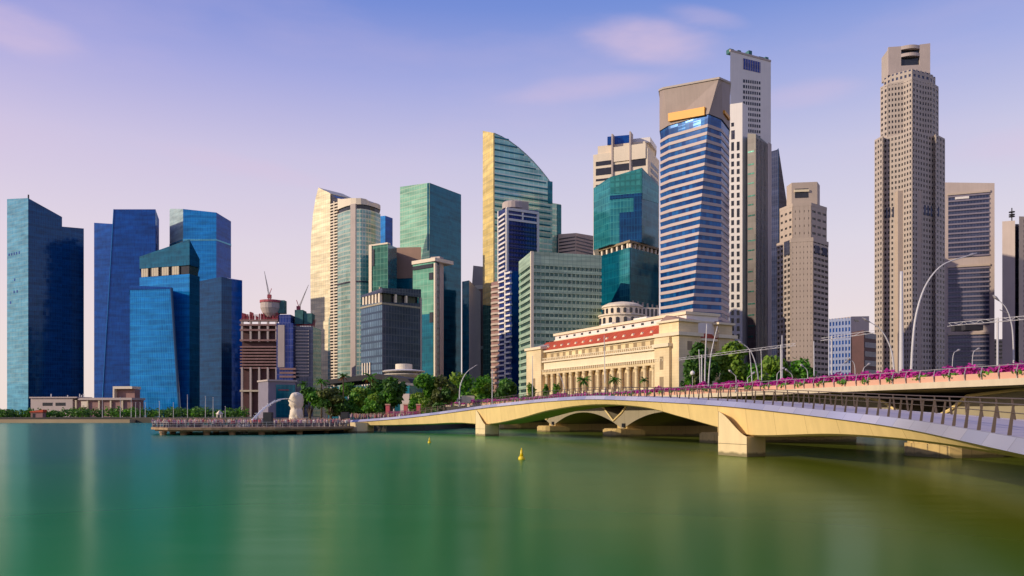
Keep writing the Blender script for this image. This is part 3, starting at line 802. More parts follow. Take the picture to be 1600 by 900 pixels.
mb.face([p + (top_main,) for p in pl], None, 0)
mb.build('tower_shaft', M['glass_cyan'], r)
mb = MB(); gp = pl[3:5]
fs = Frame(pl[3], pl[4]); fs.box(mb, 0, fs.L, GZ, Z(318, 604), -2, .5)
mb.build('lift_spine', M['lilac_stone'], r)
mb = MB()
zt_ = [Z(309.5 if 545 < px < 565 else (311 if px < 580 else 317), D) for px, D in fr]
zt_[0] = Z(310, fr[0][1]); zt_[-1] = Z(321, fr[-1][1]); zt_[-2] = Z(319, fr[-2][1])
mb.prism(pl, Z(319, 604), zt_ + [zt_[-1], zt_[0]]); mb.build('crown', M['cream_wall'], r)
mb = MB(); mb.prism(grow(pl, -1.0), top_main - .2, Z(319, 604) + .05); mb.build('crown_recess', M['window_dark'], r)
mb = MB(); ring(mb, pl, Z(441, 604), Z(438.5, 604), .3); mb.build('refuge_floor_band', M['glass_grey'], r)

# 9 blue sliver behind
fr = [(592, 770), (602, 760), (613.5, 770)]
r = root_for('glass_tower', 'narrow plain blue tower peeking out right of the rounded apartment tower', 'tower', FP(fr, 30))
wedge(r, 'tower_shaft', [M['glass_blue'], M['glass_navy'], M['glass_navy']], fr, [338, 337, 341], 25)

# 10 tall green and teal tower
DS = 1.16
fr = [(625, 612), (671, 590), (720.5, 622)]
r = root_for('glass_tower', 'tall slab tower, glass tinted pale green on the lit side and dark teal on the shaded', 'tower', FP(fr, 40))
wedge(r, 'tower_shaft', [M['glass_jade'], M['glass_teal'], M['glass_teal']], fr, [292, 285.5, 304], 34)  # sunlit face pale green, shaded face dark teal, painted by the glass colour
mb = MB(); f_ = Frame(P(625, 612), P(671, 590)); f_.box(mb, f_.L - 2.6, f_.L - .6, Z(392, 592), Z(287, 592), -1, .3); f_.box(mb, f_.L - 2.3, f_.L - .9, Z(298, 592), Z(290, 592), -.5, .5)
mb.build('corner_fin', M['glass_teal'], r)

DS = 1.0
# 11 green block, brown block, cream capped tower
fr = [(578, 574), (606, 566), (620, 584)]
r = root_for('green_block', 'green glass block with a cream side edge, above the dark grey office', 'office block', FP(fr, 30))
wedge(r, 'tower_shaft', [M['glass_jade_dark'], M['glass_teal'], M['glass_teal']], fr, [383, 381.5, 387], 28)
f_ = Frame(P(578, 574), P(606, 566)); mb = MB(); f_.box(mb, -.6, 2.0, GZ, Z(384, 574), -3, .6); f_.box(mb, -.6, f_.L, Z(383, 570), Z(380.6, 570), -3, .3); mb.build('side_edge', M['cream_wall'], r)
mb = MB(); f_.box(mb, 2.1, 4.2, Z(416, 573), Z(390, 573), -1, .4); mb.build('balcony_slot', M['window_dark'], r)
fr = [(613, 600), (658, 596)]
r = root_for('brown_block', 'plain brown stone block between the two green glass blocks', 'office block', FP(fr, 20))
shaft(r, 'tower_shaft', M['brown_stone'], fr, [387, 386], 18, z0=Z(434, 596))
mb = MB(); mb.prism(grow(FP(fr, 18), -.3), GZ, Z(434, 596) - .02); mb.build('base_storeys', M['glass_teal'], r)
fr = [(645, 500), (680, 488), (692.5, 498)]
r = root_for('capped_tower', 'narrow green glass tower under a cream stone cap with a cream frame', 'tower', FP(fr, 24))
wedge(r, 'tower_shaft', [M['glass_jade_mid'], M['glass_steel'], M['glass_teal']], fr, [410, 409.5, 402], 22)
f_ = Frame(P(645, 500), P(680, 488))
mb = MB(); f_.box(mb, -.2, f_.L + .6, Z(409, 490), Z(403.5, 490), -16, .8); mb.build('stone_cap', M['cream_wall'], r)
mb = MB(); f_.box(mb, f_.L - .7, f_.L + .5, GZ, Z(412, 490) - .02, -1.0, .6); mb.build('frame_post', M['cream_wall'], r)
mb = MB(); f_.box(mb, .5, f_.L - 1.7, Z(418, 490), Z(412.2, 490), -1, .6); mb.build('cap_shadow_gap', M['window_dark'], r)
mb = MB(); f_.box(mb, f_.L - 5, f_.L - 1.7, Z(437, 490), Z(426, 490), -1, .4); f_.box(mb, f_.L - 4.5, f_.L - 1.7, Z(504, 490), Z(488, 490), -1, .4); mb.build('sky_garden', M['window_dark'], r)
mb = MB(); f_.box(mb, 0, f_.L - 1.7, GZ, Z(490, 490), -1, .2); mb.build('lower_glazing', M['glass_teal'], r)
f2 = Frame(P(680, 488), P(692.5, 498)); mb = MB(); f2.box(mb, f2.L * .5, f2.L, GZ, Z(403, 498), -6, .3); mb.build('side_frame', M['lilac_stone'], r)

# 12 dark grey office with a colonnaded top
fr = [(564, 428), (597, 410), (658, 428)]
r = root_for('grey_office', 'dark slate office block with a row of white columns under its roof', 'office block', FP(fr, 30))
pl = FP(fr, 28)
wedge(r, 'tower_shaft', [M['glass_steel'], M['glass_slate'], M['glass_slate']], fr, [477, 472, 474], 28)
zA = Z(472.5, 410); zB = Z(457, 410)
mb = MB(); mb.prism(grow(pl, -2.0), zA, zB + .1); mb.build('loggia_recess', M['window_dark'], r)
mb = MB(); mb.prism(pl, zB, [Z(462, 428), Z(450, 410), Z(452, 428), Z(452, 428), Z(462, 428)]); mb.build('roof_slab', M['glass_slate'], r)
fl, frr = Frame(pl[0], pl[1]), Frame(pl[1], pl[2])
for k in range(6):
    mb = MB(); t0 = fl.L * (0.06 + k * 0.15); fl.box(mb, t0, t0 + 1.6, zA, zB, -1.6, -.1); mb.build('column', M['cream_wall'], r)
for tt in (.33, .60):
    mb = MB(); t0 = frr.L * tt; frr.box(mb, t0, t0 + 1.1, zA, zB, -1.4, -.1); mb.build('column', M['cream_wall'], r)
mb = MB(); ring(mb, pl, zA - .9, zA, .25); mb.build('ledge', M['grey_concrete'], r)
mb = MB(); frr.box(mb, frr.L - .7, frr.L + .3, GZ, zB, -1, .35); mb.build('edge_trim', M['lilac_stone'], r)
mb = MB(); frr.box(mb, frr.L * .2, frr.L * .25, zB, zB + 4.5, -10, -9); mb.build('roof_post', M['grey_concrete'], r)
for k in range(4):
    mb = MB(); t0 = fl.L * (.08 + k * .12); fl.box(mb, t0, t0 + .9, GZ, Z(568, 428), -1, .5); mb.build('base_column', M['cream_wall'], r)

# 13 dark sliver, grey slab and brown tower in the gap
fr = [(722, 640), (733, 632), (751, 656)]
r = root_for('dark_sliver_tower', 'narrow dark teal tower with a grey side, right of the tall green and teal slab', 'tower', FP(fr, 25))
wedge(r, 'tower_shaft', [M['glass_teal'], M['lilac_stone'], M['glass_teal']], fr, [440, 438, 456], 20)
fr = [(737, 700), (758, 694)]
r = root_for('brown_tower', 'narrow brown tower with a pale slanted crown, left of the golden edged tower', 'tower', FP(fr, 25))
shaft(r, 'tower_shaft', M['brown_stone'], fr, [445, 445], 20)
f_ = Frame(P(737, 700), P(758, 694))
mb = MB(); f_.outline(mb, [(0, Z(445, 697)), (f_.L, Z(445, 697)), (f_.L, Z(418, 697)), (f_.L * .1, Z(414, 697))], -14, -.4); mb.build('crown', M['lilac_stone'], r)
mb = MB(); f_.box(mb, f_.L * .25, f_.L, Z(452, 697), Z(445.5, 697), -4, .5); f_.box(mb, f_.L * .25, f_.L, Z(546, 697), Z(541, 697), -4, .9); mb.build('ledge', M['cream_wall'], r)
mb = MB()
for k in range(5): f_.box(mb, f_.L * (.2 + k * .16), f_.L * (.26 + k * .16), GZ, Z(452, 697), -1, .4)
mb.build('wall_ribs', M['raw_concrete'], r)

# ------------------------------------------------------------------ towers, centre and right
def lattice(mb, f, t0, t1, z0, z1, nx, fh, pier, sp, d=0.35, mi=0):
    """piers and spandrels standing proud of the glass"""
    for k in range(nx + 1):
        t = t0 + (t1 - t0) * k / nx
        a, b = max(t0, t - pier / 2), min(t1, t + pier / 2)
        f.box(mb, a, b, z0, z1, -0.3, d, mi)
    z = z0
    while z < z1 - 0.1:
        f.box(mb, t0, t1, z, min(z + sp, z1), -0.3, d - 0.06, mi)
        z += fh
    return mb

# 14 golden edged tower with the curved crown
fm = Frame(P(772, 624), P(863, 650)); fg = Frame(fm.pt(0, -18.0), fm.pt(0, 0.3))
r = root_for('curved_tower', 'tall green glass tower with a golden edge and a curved sloping top', 'tower', FP([(755, 646), (863, 650)], 30))
mb = MB(); fg.outline(mb, [(0, Z(478, 646)), (fg.L, Z(478, 624)), (fg.L, Z(208, 624)), (0, Z(209, 646))], -.3, .8); mb.build('golden_edge', M['glass_gold'], r)
mb = MB(); fg.outline(mb, [(0, GZ), (fg.L, GZ), (fg.L, Z(478, 624) - .02), (0, Z(478, 646) - .02)], -.3, .5); mb.build('edge_base', M['glass_jade_dark'], r)
top = [(772, 208), (784, 213.5), (797, 221), (810, 230.5), (822, 241), (834, 253), (845, 265.5), (855, 278), (863, 290)]
ol = [(0, GZ), (fm.tpx(863), GZ)] + [(fm.tpx(px), Z(py, fm.depth(px))) for px, py in reversed(top)]
mb = MB(); fm.outline(mb, ol, -18, 0); mb.build('tower_shaft', M['glass_ocean'], r)
mb = MB()
for k in range(16):
    py = 222 + k * 9.6
    tx = next((a[0] + (b[0] - a[0]) * (py - a[1]) / (b[1] - a[1]) for a, b in zip(top, top[1:]) if a[1] <= py <= b[1]), 863)
    z_ = Z(py, 634)
    fm.box(mb, 0.5, max(2, fm.tpx(tx) - 2), z_, z_ + 1.1, -.4, .45)
mb.build('sun_shade', M['glass_teal'], r)
mb = MB(); fm.box(mb, fm.tpx(856), fm.tpx(863), Z(319, 650), Z(284, 650), -17, .35); mb.build('side_glazing', M['glass_teal'], r)
fw = Frame(P(840, 652), P(877, 664)); mb = MB(); fw.box(mb, 0, fw.L, GZ, Z(319, 664), -20, -.6); mb.build('side_wing', M['glass_ocean'], r)
mb = MB(); fw.box(mb, fw.tpx(871), fw.L + .3, GZ, Z(320, 664), -19, -.3); mb.build('wing_glazing', M['glass_teal'], r)
mb = MB(); rd = top
for a, b in zip(top, top[1:]):
    mb.tube([fm.pt(fm.tpx(a[0]), -.2) + (Z(a[1], fm.depth(a[0])),), fm.pt(fm.tpx(b[0]), -.2) + (Z(b[1], fm.depth(b[0])),)], .55, 5)
mb.build('crown_rim', M['glass_ocean'], r)

# 15 white framed blue tower
r = root_for('framed_tower', 'blue banded tower with a white frame and zigzag white side, before the golden edge', 'tower', FP([(778, 500), (841, 500)], 20))
fr = [(779, 500), (791, 487), (841, 498)]
pl = FP(fr, 22)
mb = MB(); mb.prism(pl, GZ, [Z(330, 500), Z(326, 487), Z(329, 498), Z(329, 498), Z(330, 500)]); mb.build('tower_shaft', M['glass_indigo'], r)
f1, f2 = Frame(pl[0], pl[1]), Frame(pl[1], pl[2])
mb = MB(); lo, hi = Z(425, 490), Z(326, 488)
f2.box(mb, -.3, 1.2, lo, hi, -.3, .7); f2.box(mb, f2.L - 1.2, f2.L + .3, lo, hi, -.3, .7); f2.box(mb, f2.L * .5 - .5, f2.L * .5 + .5, Z(346, 490), hi, -.3, .6)
f2.box(mb, 0, f2.L, hi - 1.2, hi + .4, -.3, .75); f2.box(mb, 0, f2.L, Z(337, 490), Z(335, 490), -.3, .55); f2.box(mb, 0, f2.L, Z(346, 490), Z(342.5, 490), -.3, .65)
mb.build('front_frame', M['white_paint'], r)
for k in range(10):
    mb = MB(); py = 354 + k * 7.0; f2.box(mb, 1.25, f2.L - 1.25, Z(py, 490), Z(py - 2.2, 490), -.3, .4); mb.build('floor_band', M['glass_slate'], r)
mb = MB()
f1.box(mb, -.4, 1.0, GZ, Z(330, 500), -.3, .6)
k = 0
z_ = GZ + 5
while z_ < Z(334, 495):
    f1.box(mb, 1.0 if k % 2 else 2.6, f1.L - (.2 if k % 2 else 1.4), z_, z_ + 1.1, -.3, .9); k += 1; z_ += 2.9
mb.build('zigzag_balconies', M['white_paint'], r)
mb = MB(); mb.lathe(P(797, 500)[0] + 2, 502, [(7, Z(326, 500)), (7, Z(317, 500)), (6, Z(315, 500))], 18, sx=1.0, sy=.9); mb.build('roof_drum', M['lilac_stone'], r)
mb = MB(); mb.prism(FP([(801, 496), (826, 500)], 8), Z(329, 498), Z(314, 498)); mb.build('plant_room', M['grey_stone'], r)
# lower annex with zigzag front
r = root_for('annex_tower', 'lower white zigzag block stepping down beside the green office building', 'building', FP([(780, 478), (812, 474)], 10))
fr = [(780, 476), (799, 464), (814, 470)]
pl = FP(fr, 14)
mb = MB(); 
zz = Z(424, 468)
for i, mi in ((0, 0), (1, 1), (2, 1), (3, 1), (4, 1)):
    j = (i + 1) % 5; Ls = math.dist(pl[i], pl[j]); mb.face([pl[i] + (GZ,), pl[j] + (GZ,), pl[j] + (zz,), pl[i] + (zz,)], [(0, GZ), (Ls, GZ), (Ls, zz), (0, zz)], mi)
mb.face([p + (zz,) for p in pl], None, 1)
mb.build('shaft', [M['glass_indigo'], M['glass_navy']], r)
f1 = Frame(pl[0], pl[1]); mb = MB()
f1.box(mb, f1.L * .48, f1.L * .56, GZ, zz, -.3, .5)
k = 0; z_ = GZ + 2
while z_ < zz - 1:
    o_ = (.9 if k % 2 else 0)
    f1.box(mb, 0, f1.L * .5, z_ + o_ * .5, z_ + .9 + o_ * .5, -.3, .9); f1.box(mb, f1.L * .62 - o_, f1.L + .4 - o_, z_ + 1.2, z_ + 2.2, -.3, 1.2); k += 1; z_ += 3.1
mb.build('zigzag_balconies', M['white_paint'], r)
r = root_for('balcony_tower', 'slim beige apartment tower with stacked balconies, below the golden edge', 'building', FP([(768, 486), (782, 480)], 10))
fr = [(767.5, 486), (781, 480)]
pl = FP(fr, 10); mb = MB(); mb.prism(pl, GZ, Z(440, 483)); mb.build('shaft', M['raw_concrete'], r)
f1 = Frame(pl[0], pl[1])
for k in range(19):
    z_ = Z(600, 483) + k * 3.25
    mb = MB()
    seg = [(f1.L * (q / 6), .9 * math.sin(math.pi * q / 6)) for q in range(7)]
    for (a, da), (b, db) in zip(seg, seg[1:]): mb.prism([f1.pt(a, da + .3), f1.pt(b, db + .3), f1.pt(b, -.4), f1.pt(a, -.4)], z_, z_ + 1.2)
    mb.build('balcony', M['beige_stone'], r)

# 16 green and white office
fr = [(812, 424), (831, 398), (938.5, 408)]
pl = FP(fr, 30)
r = root_for('green_office', 'pale green office building with long window rows, left of the domed white hotel', 'office block', pl)
zt0, zt1, zt2 = Z(407, 424), Z(395, 398), Z(401.5, 408)
zt_ = zt1
mb = MB(); mb.prism(pl, GZ, zt_); mb.build('core_wall', M['glass_office'], r)
zb = zt_ - 6.2
mb = MB(); ring(mb, pl, zb, zt_ + .6, .5); mb.build('parapet', M['spandrel_green'], r)
k = 0
z_ = zb - 3.42
while z_ > GZ + 3:
    mb = MB(); ring(mb, pl, z_ - .0, z_ + 1.75, .5); mb.build('floor_band', M['spandrel_green'], r)
    z_ -= 3.42; k += 1
f2 = Frame(pl[1], pl[2]); f1 = Frame(pl[0], pl[1])
mb = MB(); f2.box(mb, -.7, .8, GZ, zt_ + .65, -.5, .75); mb.build('corner_post', M['cream_wall'], r)
for k in range(15):
    mb = MB(); t0 = f2.L * (k + 1) / 16; f2.box(mb, t0 - .2, t0 + .2, GZ, zb, -.3, .3); mb.build('pier', M['spandrel_green'], r)
mb = MB(); mb.prism(grow(pl, -3), zt_, zt_ + .8); mb.build('roof_deck', M['grey_concrete'], r)
mb = MB(); mb.prism(grow(FP([(812, 424), (831, 404)], 8), .2), GZ, Z(412, 420)); mb.build('side_glass', M['glass_jade'], r)

# 17 lilac block behind
fr = [(872, 660), (900, 650), (930, 668)]
r = root_for('grey_block', 'low lilac grey block seen over the green office roof', 'building', FP(fr, 30))
shaft(r, 'wall', M['lilac_stone'], fr, [366, 364, 369], 25)
f1 = Frame(P(872, 660), P(900, 650)); f2 = Frame(P(900, 650), P(930, 668))
for k in range(5):
    mb = MB(); z_ = Z(394 - k * 5.2, 655)
    f1.box(mb, 1, f1.L - .5, z_, z_ + 1.1, -.3, .12); f2.box(mb, .5, f2.L - 1, z_, z_ + 1.1, -.3, .12); mb.build('window_row', M['glass_grey'], r)

# 18 cream white tower with projecting fins
fr = [(927, 575), (1012, 560), (1030, 588)]
pl = FP(fr, 30)
r = root_for('white_tower', 'cream white tower with stepped top and dark recesses, above the teal faceted tower', 'tower', pl)
mb = MB(); mb.prism(pl, GZ, Z(237, 568)); mb.build('tower_shaft', M['cream_wall'], r)
mb = MB(); mb.prism(FP([(934, 577), (1008, 566), (1023, 588)], 24), Z(237, 568) + .02, Z(222, 568)); mb.build('upper_storey', M['cream_wall'], r)
mb = MB(); mb.prism(FP([(989, 572), (1016, 568), (1026, 588)], 18), Z(222, 568) + .02, Z(214, 568)); mb.build('roof_block', M['white_paint'], r)
mb = MB(); mb.prism(FP([(949, 574), (985, 570)], 20), Z(222, 568) + .02, Z(209, 568)); mb.build('blue_plant_room', M['glass_navy'], r)
f1 = Frame(pl[0], pl[1])
for px in (957, 985):
    mb = MB(); t0 = f1.tpx(px); f1.box(mb, t0 - .5, t0 + .5, Z(300, 567), Z(208, 567), -6, 1.3); mb.build('wall_fin', M['lilac_stone'], r)
for (a, b, ya, yb) in ((931, 955, 255, 248), (931, 955, 270, 259), (959, 983, 267, 256), (988, 1009, 263, 251), (931, 952, 279, 275.5), (931, 952, 288, 284.5), (931, 952, 297, 293.5), (959, 983, 279, 273)):
    mb = MB(); f1.box(mb, f1.tpx(a), f1.tpx(b), Z(ya, 567), Z(yb, 567), -.5, .1); mb.build('recess', M['window_dark'], r)
f2 = Frame(pl[1], pl[2])
for k in range(4):
    mb = MB(); f2.box(mb, f2.L * .25, f2.L * .9, Z(262 + k * 10, 572), Z(256 + k * 10, 572), -.5, .1); mb.build('recess', M['window_dark'], r)
mb = MB(); f1.box(mb, f1.tpx(959), f1.tpx(1009), Z(252, 567), Z(229, 567), -.3, .8); mb.build('wall_panel', M['cream_wall'], r)

# 19 teal faceted tower
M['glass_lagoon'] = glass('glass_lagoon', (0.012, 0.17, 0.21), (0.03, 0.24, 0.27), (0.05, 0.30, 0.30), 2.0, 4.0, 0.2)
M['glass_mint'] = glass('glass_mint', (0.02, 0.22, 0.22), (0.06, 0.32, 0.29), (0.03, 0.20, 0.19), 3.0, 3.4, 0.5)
fr = [(927.5, 480), (953, 464), (1003, 458), (1029, 476)]
pl = FP(fr, 26)
r = root_for('faceted_tower', 'dark teal faceted glass tower with an open columned storey halfway up', 'tower', pl)
zl, zu = Z(392, 462), Z(381, 462)
tp = [Z(294, 480), Z(277, 464), Z(262, 458), Z(290, 476)]; tp += [tp[-1], tp[0]]
mb = MB(); u = 0
for i in range(len(pl)):
    j = (i + 1) % len(pl); Ls = math.dist(pl[i], pl[j])
    mb.face([pl[i] + (zu,), pl[j] + (zu,), pl[j] + (tp[j],), pl[i] + (tp[i],)], [(u, zu), (u + Ls, zu), (u + Ls, tp[j]), (u, tp[i])], min(i, 2)); u += Ls
mb.face([p + (q,) for p, q in zip(pl, tp)], None, 1); mb.face([p + (zu,) for p in reversed(pl)], None, 2)
mb.build('upper_shaft', [M['glass_lagoon'], M['glass_lagoon'], M['glass_teal']], r)
fm = Frame(pl[1], pl[2]); t0 = fm.tpx(968)
mb = MB(); fm.outline(mb, [(t0, zu + .1), (fm.L, zu + .1), (fm.L, Z(331, 460)), (t0 + fm.L * .32, Z(331, 460)), (t0 + fm.L * .32, Z(308, 460)), (0.2, Z(304, 462)), (.2, Z(310, 462)), (t0 + fm.L * .0 + 6, Z(310, 462)), (t0 + 6, Z(331, 461)), (t0, Z(331, 461))][:4] + [(t0, Z(331, 460))], -.5, .25)
fm.box(mb, 0, fm.L, Z(309, 460), Z(303, 460), -.5, .3)
fm.box(mb, fm.tpx(990), fm.L, Z(331, 460) + .02, Z(309, 460) - .02, -.5, .26)
mb.build('dark_glazing', M['glass_ink'], r)
mb = MB(); fm.outline(mb, [(.3, Z(302.5, 465)), (fm.L - .1, Z(302.5, 456)), (fm.L - .1, Z(263, 456)), (.3, Z(278, 466))], -.5, .2); mb.build('crown_glazing', M['glass_mint'], r)
f3 = Frame(pl[2], pl[3]); mb = MB(); f3.outline(mb, [(.1, Z(309, 456)), (f3.L - .2, Z(318, 476)), (f3.L - .2, Z(291, 476)), (.1, Z(263.5, 456))], -.5, .2); mb.build('crown_glazing', M['glass_lagoon'], r)
lower = FP([(936, 478), (984, 452), (1029, 474)], 26)
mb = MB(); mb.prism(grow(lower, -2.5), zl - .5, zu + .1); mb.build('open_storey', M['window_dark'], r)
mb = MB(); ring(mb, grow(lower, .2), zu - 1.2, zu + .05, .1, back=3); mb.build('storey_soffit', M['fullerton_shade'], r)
wedge_pl = lower
mb = MB(); u = 0
for i in range(5):
    j = (i + 1) % 5; Ls = math.dist(lower[i], lower[j])
    mb.face([lower[i] + (GZ,), lower[j] + (GZ,), lower[j] + (zl,), lower[i] + (zl,)], [(u, GZ), (u + Ls, GZ), (u + Ls, zl), (u, zl)], 0); u += Ls
mb.face([p + (zl,) for p in lower], None, 0); mb.build('lower_shaft', M['glass_teal'], r)
fa, fb = Frame(lower[0], lower[1]), Frame(lower[1], lower[2])
mb = MB(); fa.box(mb, fa.tpx(968), fa.L, GZ, zl - .1, -.5, .12); mb.build('corner_glazing', M['glass_lagoon'], r)
for f_, n_ in ((fa, 6), (fb, 7)):
    for k in range(n_):
        mb = MB(); t0 = f_.L * (k + .3) / n_; f_.box(mb, t0, t0 + 1.5, zl, zu - 1.2, -2, -.3); mb.build('column', M['cream_wall'], r)
for k in range(6):
    mb = MB(); t0 = fb.L * (k + .4) / 6; fb.box(mb, t0, t0 + 1.2, Z(480, 462), Z(473, 462), -1, .6); mb.build('base_column', M['cream_wall'], r)

# domed white building behind the hotel roof
cx, cy = P(972, 402)
r = thing('domed_building', 'cream building with a rounded arcaded top, peeping over the domed hotel roof', 'building', (cx, cy, GZ))
mb = MB(); mb.lathe(cx, cy, [(11.5, GZ), (11.5, Z(496, 400)), (12.2, Z(495, 400)), (12.2, Z(493, 400)), (9.8, Z(492, 400)), (9.8, Z(482, 400)), (10.4, Z(481, 400)), (10.2, Z(478, 400)), (7.5, Z(474, 400)), (3, Z(471.5, 400)), (.4, Z(470.5, 400))], 28); mb.build('drum', M['cream_wall'], r)
for k in range(9):
    a = math.pi * (1.08 + k * .105)
    mb = MB(); mb.lathe(cx + 9.7 * math.cos(a), cy + 9.7 * math.sin(a), [(.75, Z(491, 400)), (.75, Z(484.5, 400)), (.3, Z(483.4, 400))], 8); mb.build('arched_window', M['window_dark'], r)
    mb = MB(); mb.lathe(cx + 11.4 * math.cos(a), cy + 11.4 * math.sin(a), [(.85, Z(508, 400)), (.85, Z(499, 400)), (.3, Z(498, 400))], 8); mb.build('arched_window', M['window_dark'], r)
fb = Frame(P(990, 398), P(1030, 400)); mb = MB(); fb.box(mb, 0, fb.L, GZ, Z(480, 398), -10, 0); mb.build('side_wing', M['cream_wall'], r)
for k in range(6):
    mb = MB(); t0 = fb.L * (.06 + k * .155); fb.box(mb, t0, t0 + 1.1, Z(500, 398), Z(482, 398), -.5, .1); mb.build('tall_window', M['window_dark'], r)

# 20 striped octagonal tower
def pl20(py):
    """footprint at the height of a photo row: the front facet widens towards the top"""
    if py >= 188: s = min(1, (py - 188) / 292.0); c1, c2 = 1044.5 + 7.5 * s, 1107 - 24 * s
    else: s = (188 - py) / 62.0; c1, c2 = 1044.5 - 6 * s, 1107 + 15 * s
    c2 = min(c2, 1122)
    return [P(1032, 414), P(c1, 407 - (1052 - c1) * .02), P(c2, 391 + (1107 - c2) * .06), P(1127, 398), P(1139, 412), P(1137, 436), P(1036, 440)]
r = root_for('striped_tower', 'octagonal tower striped in blue glass and pale stone, with a yellow sign near the top', 'tower', pl20(480))
zr = lambda py: Z(py, 400)
mb = MB(); rows = [189 + (480 - 189) * k / 50 for k in range(51)]
for a, b in zip(rows, rows[1:]): mb.prism(pl20(a), zr(b), zr(a), bottom=pl20(b), cap=False)
mb.prism(pl20(480), GZ, zr(480), cap=False); mb.build('tower_shaft', M['glass_band'], r)
k = 0
py = 208.5
step = 11.72
while py < 590:
    lo, hi = pl20(min(py, 480)), pl20(min(py - 4.7, 480))
    mb = MB(); mb.prism(grow(hi, .22), zr(py), zr(py - 4.7), bottom=grow(lo, .22)); mb.build('stone_band', M['spandrel_pink'], r)
    py += step; k += 1
tp = [Z(142, 414), Z(140, 407), Z(126, 391), Z(126, 398), Z(131, 412), Z(131, 414), Z(142, 414)]
mb = MB(); mb.prism(grow(pl20(128), .5), zr(189), tp, bottom=grow(pl20(188), .5)); mb.build('stone_crown', M['crown_stone'], r)
mb = MB(); mb.prism(grow(pl20(128), 1.0), [t - .05 for t in tp], [t + .9 for t in tp]); mb.build('roof_edge', M['grey_stone'], r)
q0, q1 = Vector(pl20(180)[1]), Vector(pl20(180)[2])
fs = Frame(q0, q1); ta, tb = fs.tpx(1046.5), fs.tpx(1103)
mb = MB(); fs.outline(mb, [(ta, Z(191, fs.depth(1046))), (tb, Z(181, fs.depth(1103))), (tb, Z(168, fs.depth(1103))), (ta, Z(178.5, fs.depth(1046)))], .3, 1.6)
mb.build('sign_board', M['sign_yellow'], r)
fs = Frame(pl20(180)[3], pl20(180)[4]); mb = MB(); fs.box(mb, fs.L * .1, fs.L * .8, Z(183, 404), Z(178, 404), .3, 1.4); mb.build('sign_board', M['sign_yellow'], r)

# 21 tall white tower
fr = [(1141, 590), (1204.5, 606)]
pl = FP(fr, 36)
r = root_for('white_tower', 'tallest plain white tower with a narrow column of window rows down its face', 'tower', pl)
fm = Frame(P(1141, 590), P(1204.5, 606))
mb = MB(); mb.prism(pl, GZ, [Z(77.5, 590), Z(94.5, 606), Z(94.5, 606), Z(77.5, 590)]); mb.build('tower_shaft', M['white_paint'], r)
ta, tb = fm.tpx(1161), fm.tpx(1188)
mb = MB(); fm.box(mb, ta, tb, Z(109, 596), Z(92, 596), -.5, .15); mb.build('louvre_panel', M['glass_indigo'], r)
mb = MB()
for k in range(8): fm.box(mb, ta + (tb - ta) * k / 7.5, ta + (tb - ta) * k / 7.5 + .35, Z(109, 596), Z(92, 596), -.3, .3)
mb.build('louvre_bars', M['lilac_stone'], r)
for k in range(14):
    y0 = 124 + k * 8.55
    mb = MB(); fm.outline(mb, [(ta, Z(y0 + 5, 595)), (tb, Z(y0 + 5.5, 599)), (tb, Z(y0 + 1.0, 599)), (ta, Z(y0, 595))], -.5, .12); mb.build('window_row', M['window_dark'], r)
mb = MB()
for k in range(1, 8): fm.box(mb, ta + (tb - ta) * k / 8 - .25, ta + (tb - ta) * k / 8 + .25, Z(240, 597), Z(123, 597), -.3, .28)
mb.build('mullion', M['white_paint'], r)
for px, w_, h_ in ((1143, 4, 2), (1156, 3, 2.5), (1173, 3, 4.5), (1189, 5, 2), (1199, 3, 3)):
    mb = MB(); t0 = fm.tpx(px); zt_ = Z(77.5, 590) + (Z(94.5, 606) - Z(77.5, 590)) * t0 / fm.L; fm.box(mb, t0, t0 + w_, zt_ - 1, zt_ + h_, -6, -2); mb.build('roof_plant', M['safety_net'], r)
mb = MB(); fm.outline(mb, [(0, Z(80, 590)), (fm.L, Z(97, 606)), (fm.L, Z(94, 606)), (0, Z(77, 590))], -1, .3); mb.build('roof_edge', M['lilac_stone'], r)
# lower white part in front
r = root_for('white_block', 'white block with two columns of dark windows, between the striped tower and dark glass', 'tower', FP([(1139, 560), (1169, 556)], 20))
fr = [(1139.5, 560), (1160, 556), (1169, 560)]
pl = FP(fr, 22); mb = MB(); mb.prism(pl, GZ, [Z(163, 560), Z(160, 556), Z(166, 560), Z(166, 560), Z(163, 560)]); mb.build('tower_shaft', M['white_paint'], r)
f1 = Frame(pl[0], pl[1])
for c_, (a, b) in enumerate(((1142.5, 1146.8), (1151.2, 1155.6))):
    py = 222.0 if c_ else 221.5
    k = 0
    while py < 548:
        h_ = 13.5 if k in (0, 8, 17) else 7.6
        mb = MB(); f1.box(mb, f1.tpx(a), f1.tpx(b), Z(py + h_, 558), Z(py, 558), -.5, .1); mb.build('window', M['window_dark'], r)
        py += 18 if h_ > 9 else 12.3; k += 1
for ya, yb in ((208, 202), (217, 196)):
    pass
mb = MB(); f1.box(mb, f1.tpx(1142.5), f1.tpx(1146.8), Z(197, 558), Z(191, 558), -.5, .1); mb.build('window', M['window_dark'], r)
mb = MB(); f1.box(mb, f1.tpx(1142.5), f1.tpx(1148), Z(217, 558), Z(203, 558), -.5, .1); mb.build('window', M['glass_grey'], r)
fr = [(1168, 552), (1181, 548), (1200, 562)]
r = root_for('dark_tower', 'dark green and brown glass tower with a pale edge, before the tallest white tower', 'tower', FP(fr, 20))
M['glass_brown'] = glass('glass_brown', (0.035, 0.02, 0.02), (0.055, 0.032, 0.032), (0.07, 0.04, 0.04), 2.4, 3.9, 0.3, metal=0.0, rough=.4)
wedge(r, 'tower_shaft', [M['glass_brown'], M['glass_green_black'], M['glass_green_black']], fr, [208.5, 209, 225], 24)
f1 = Frame(P(1168, 552), P(1181, 548))
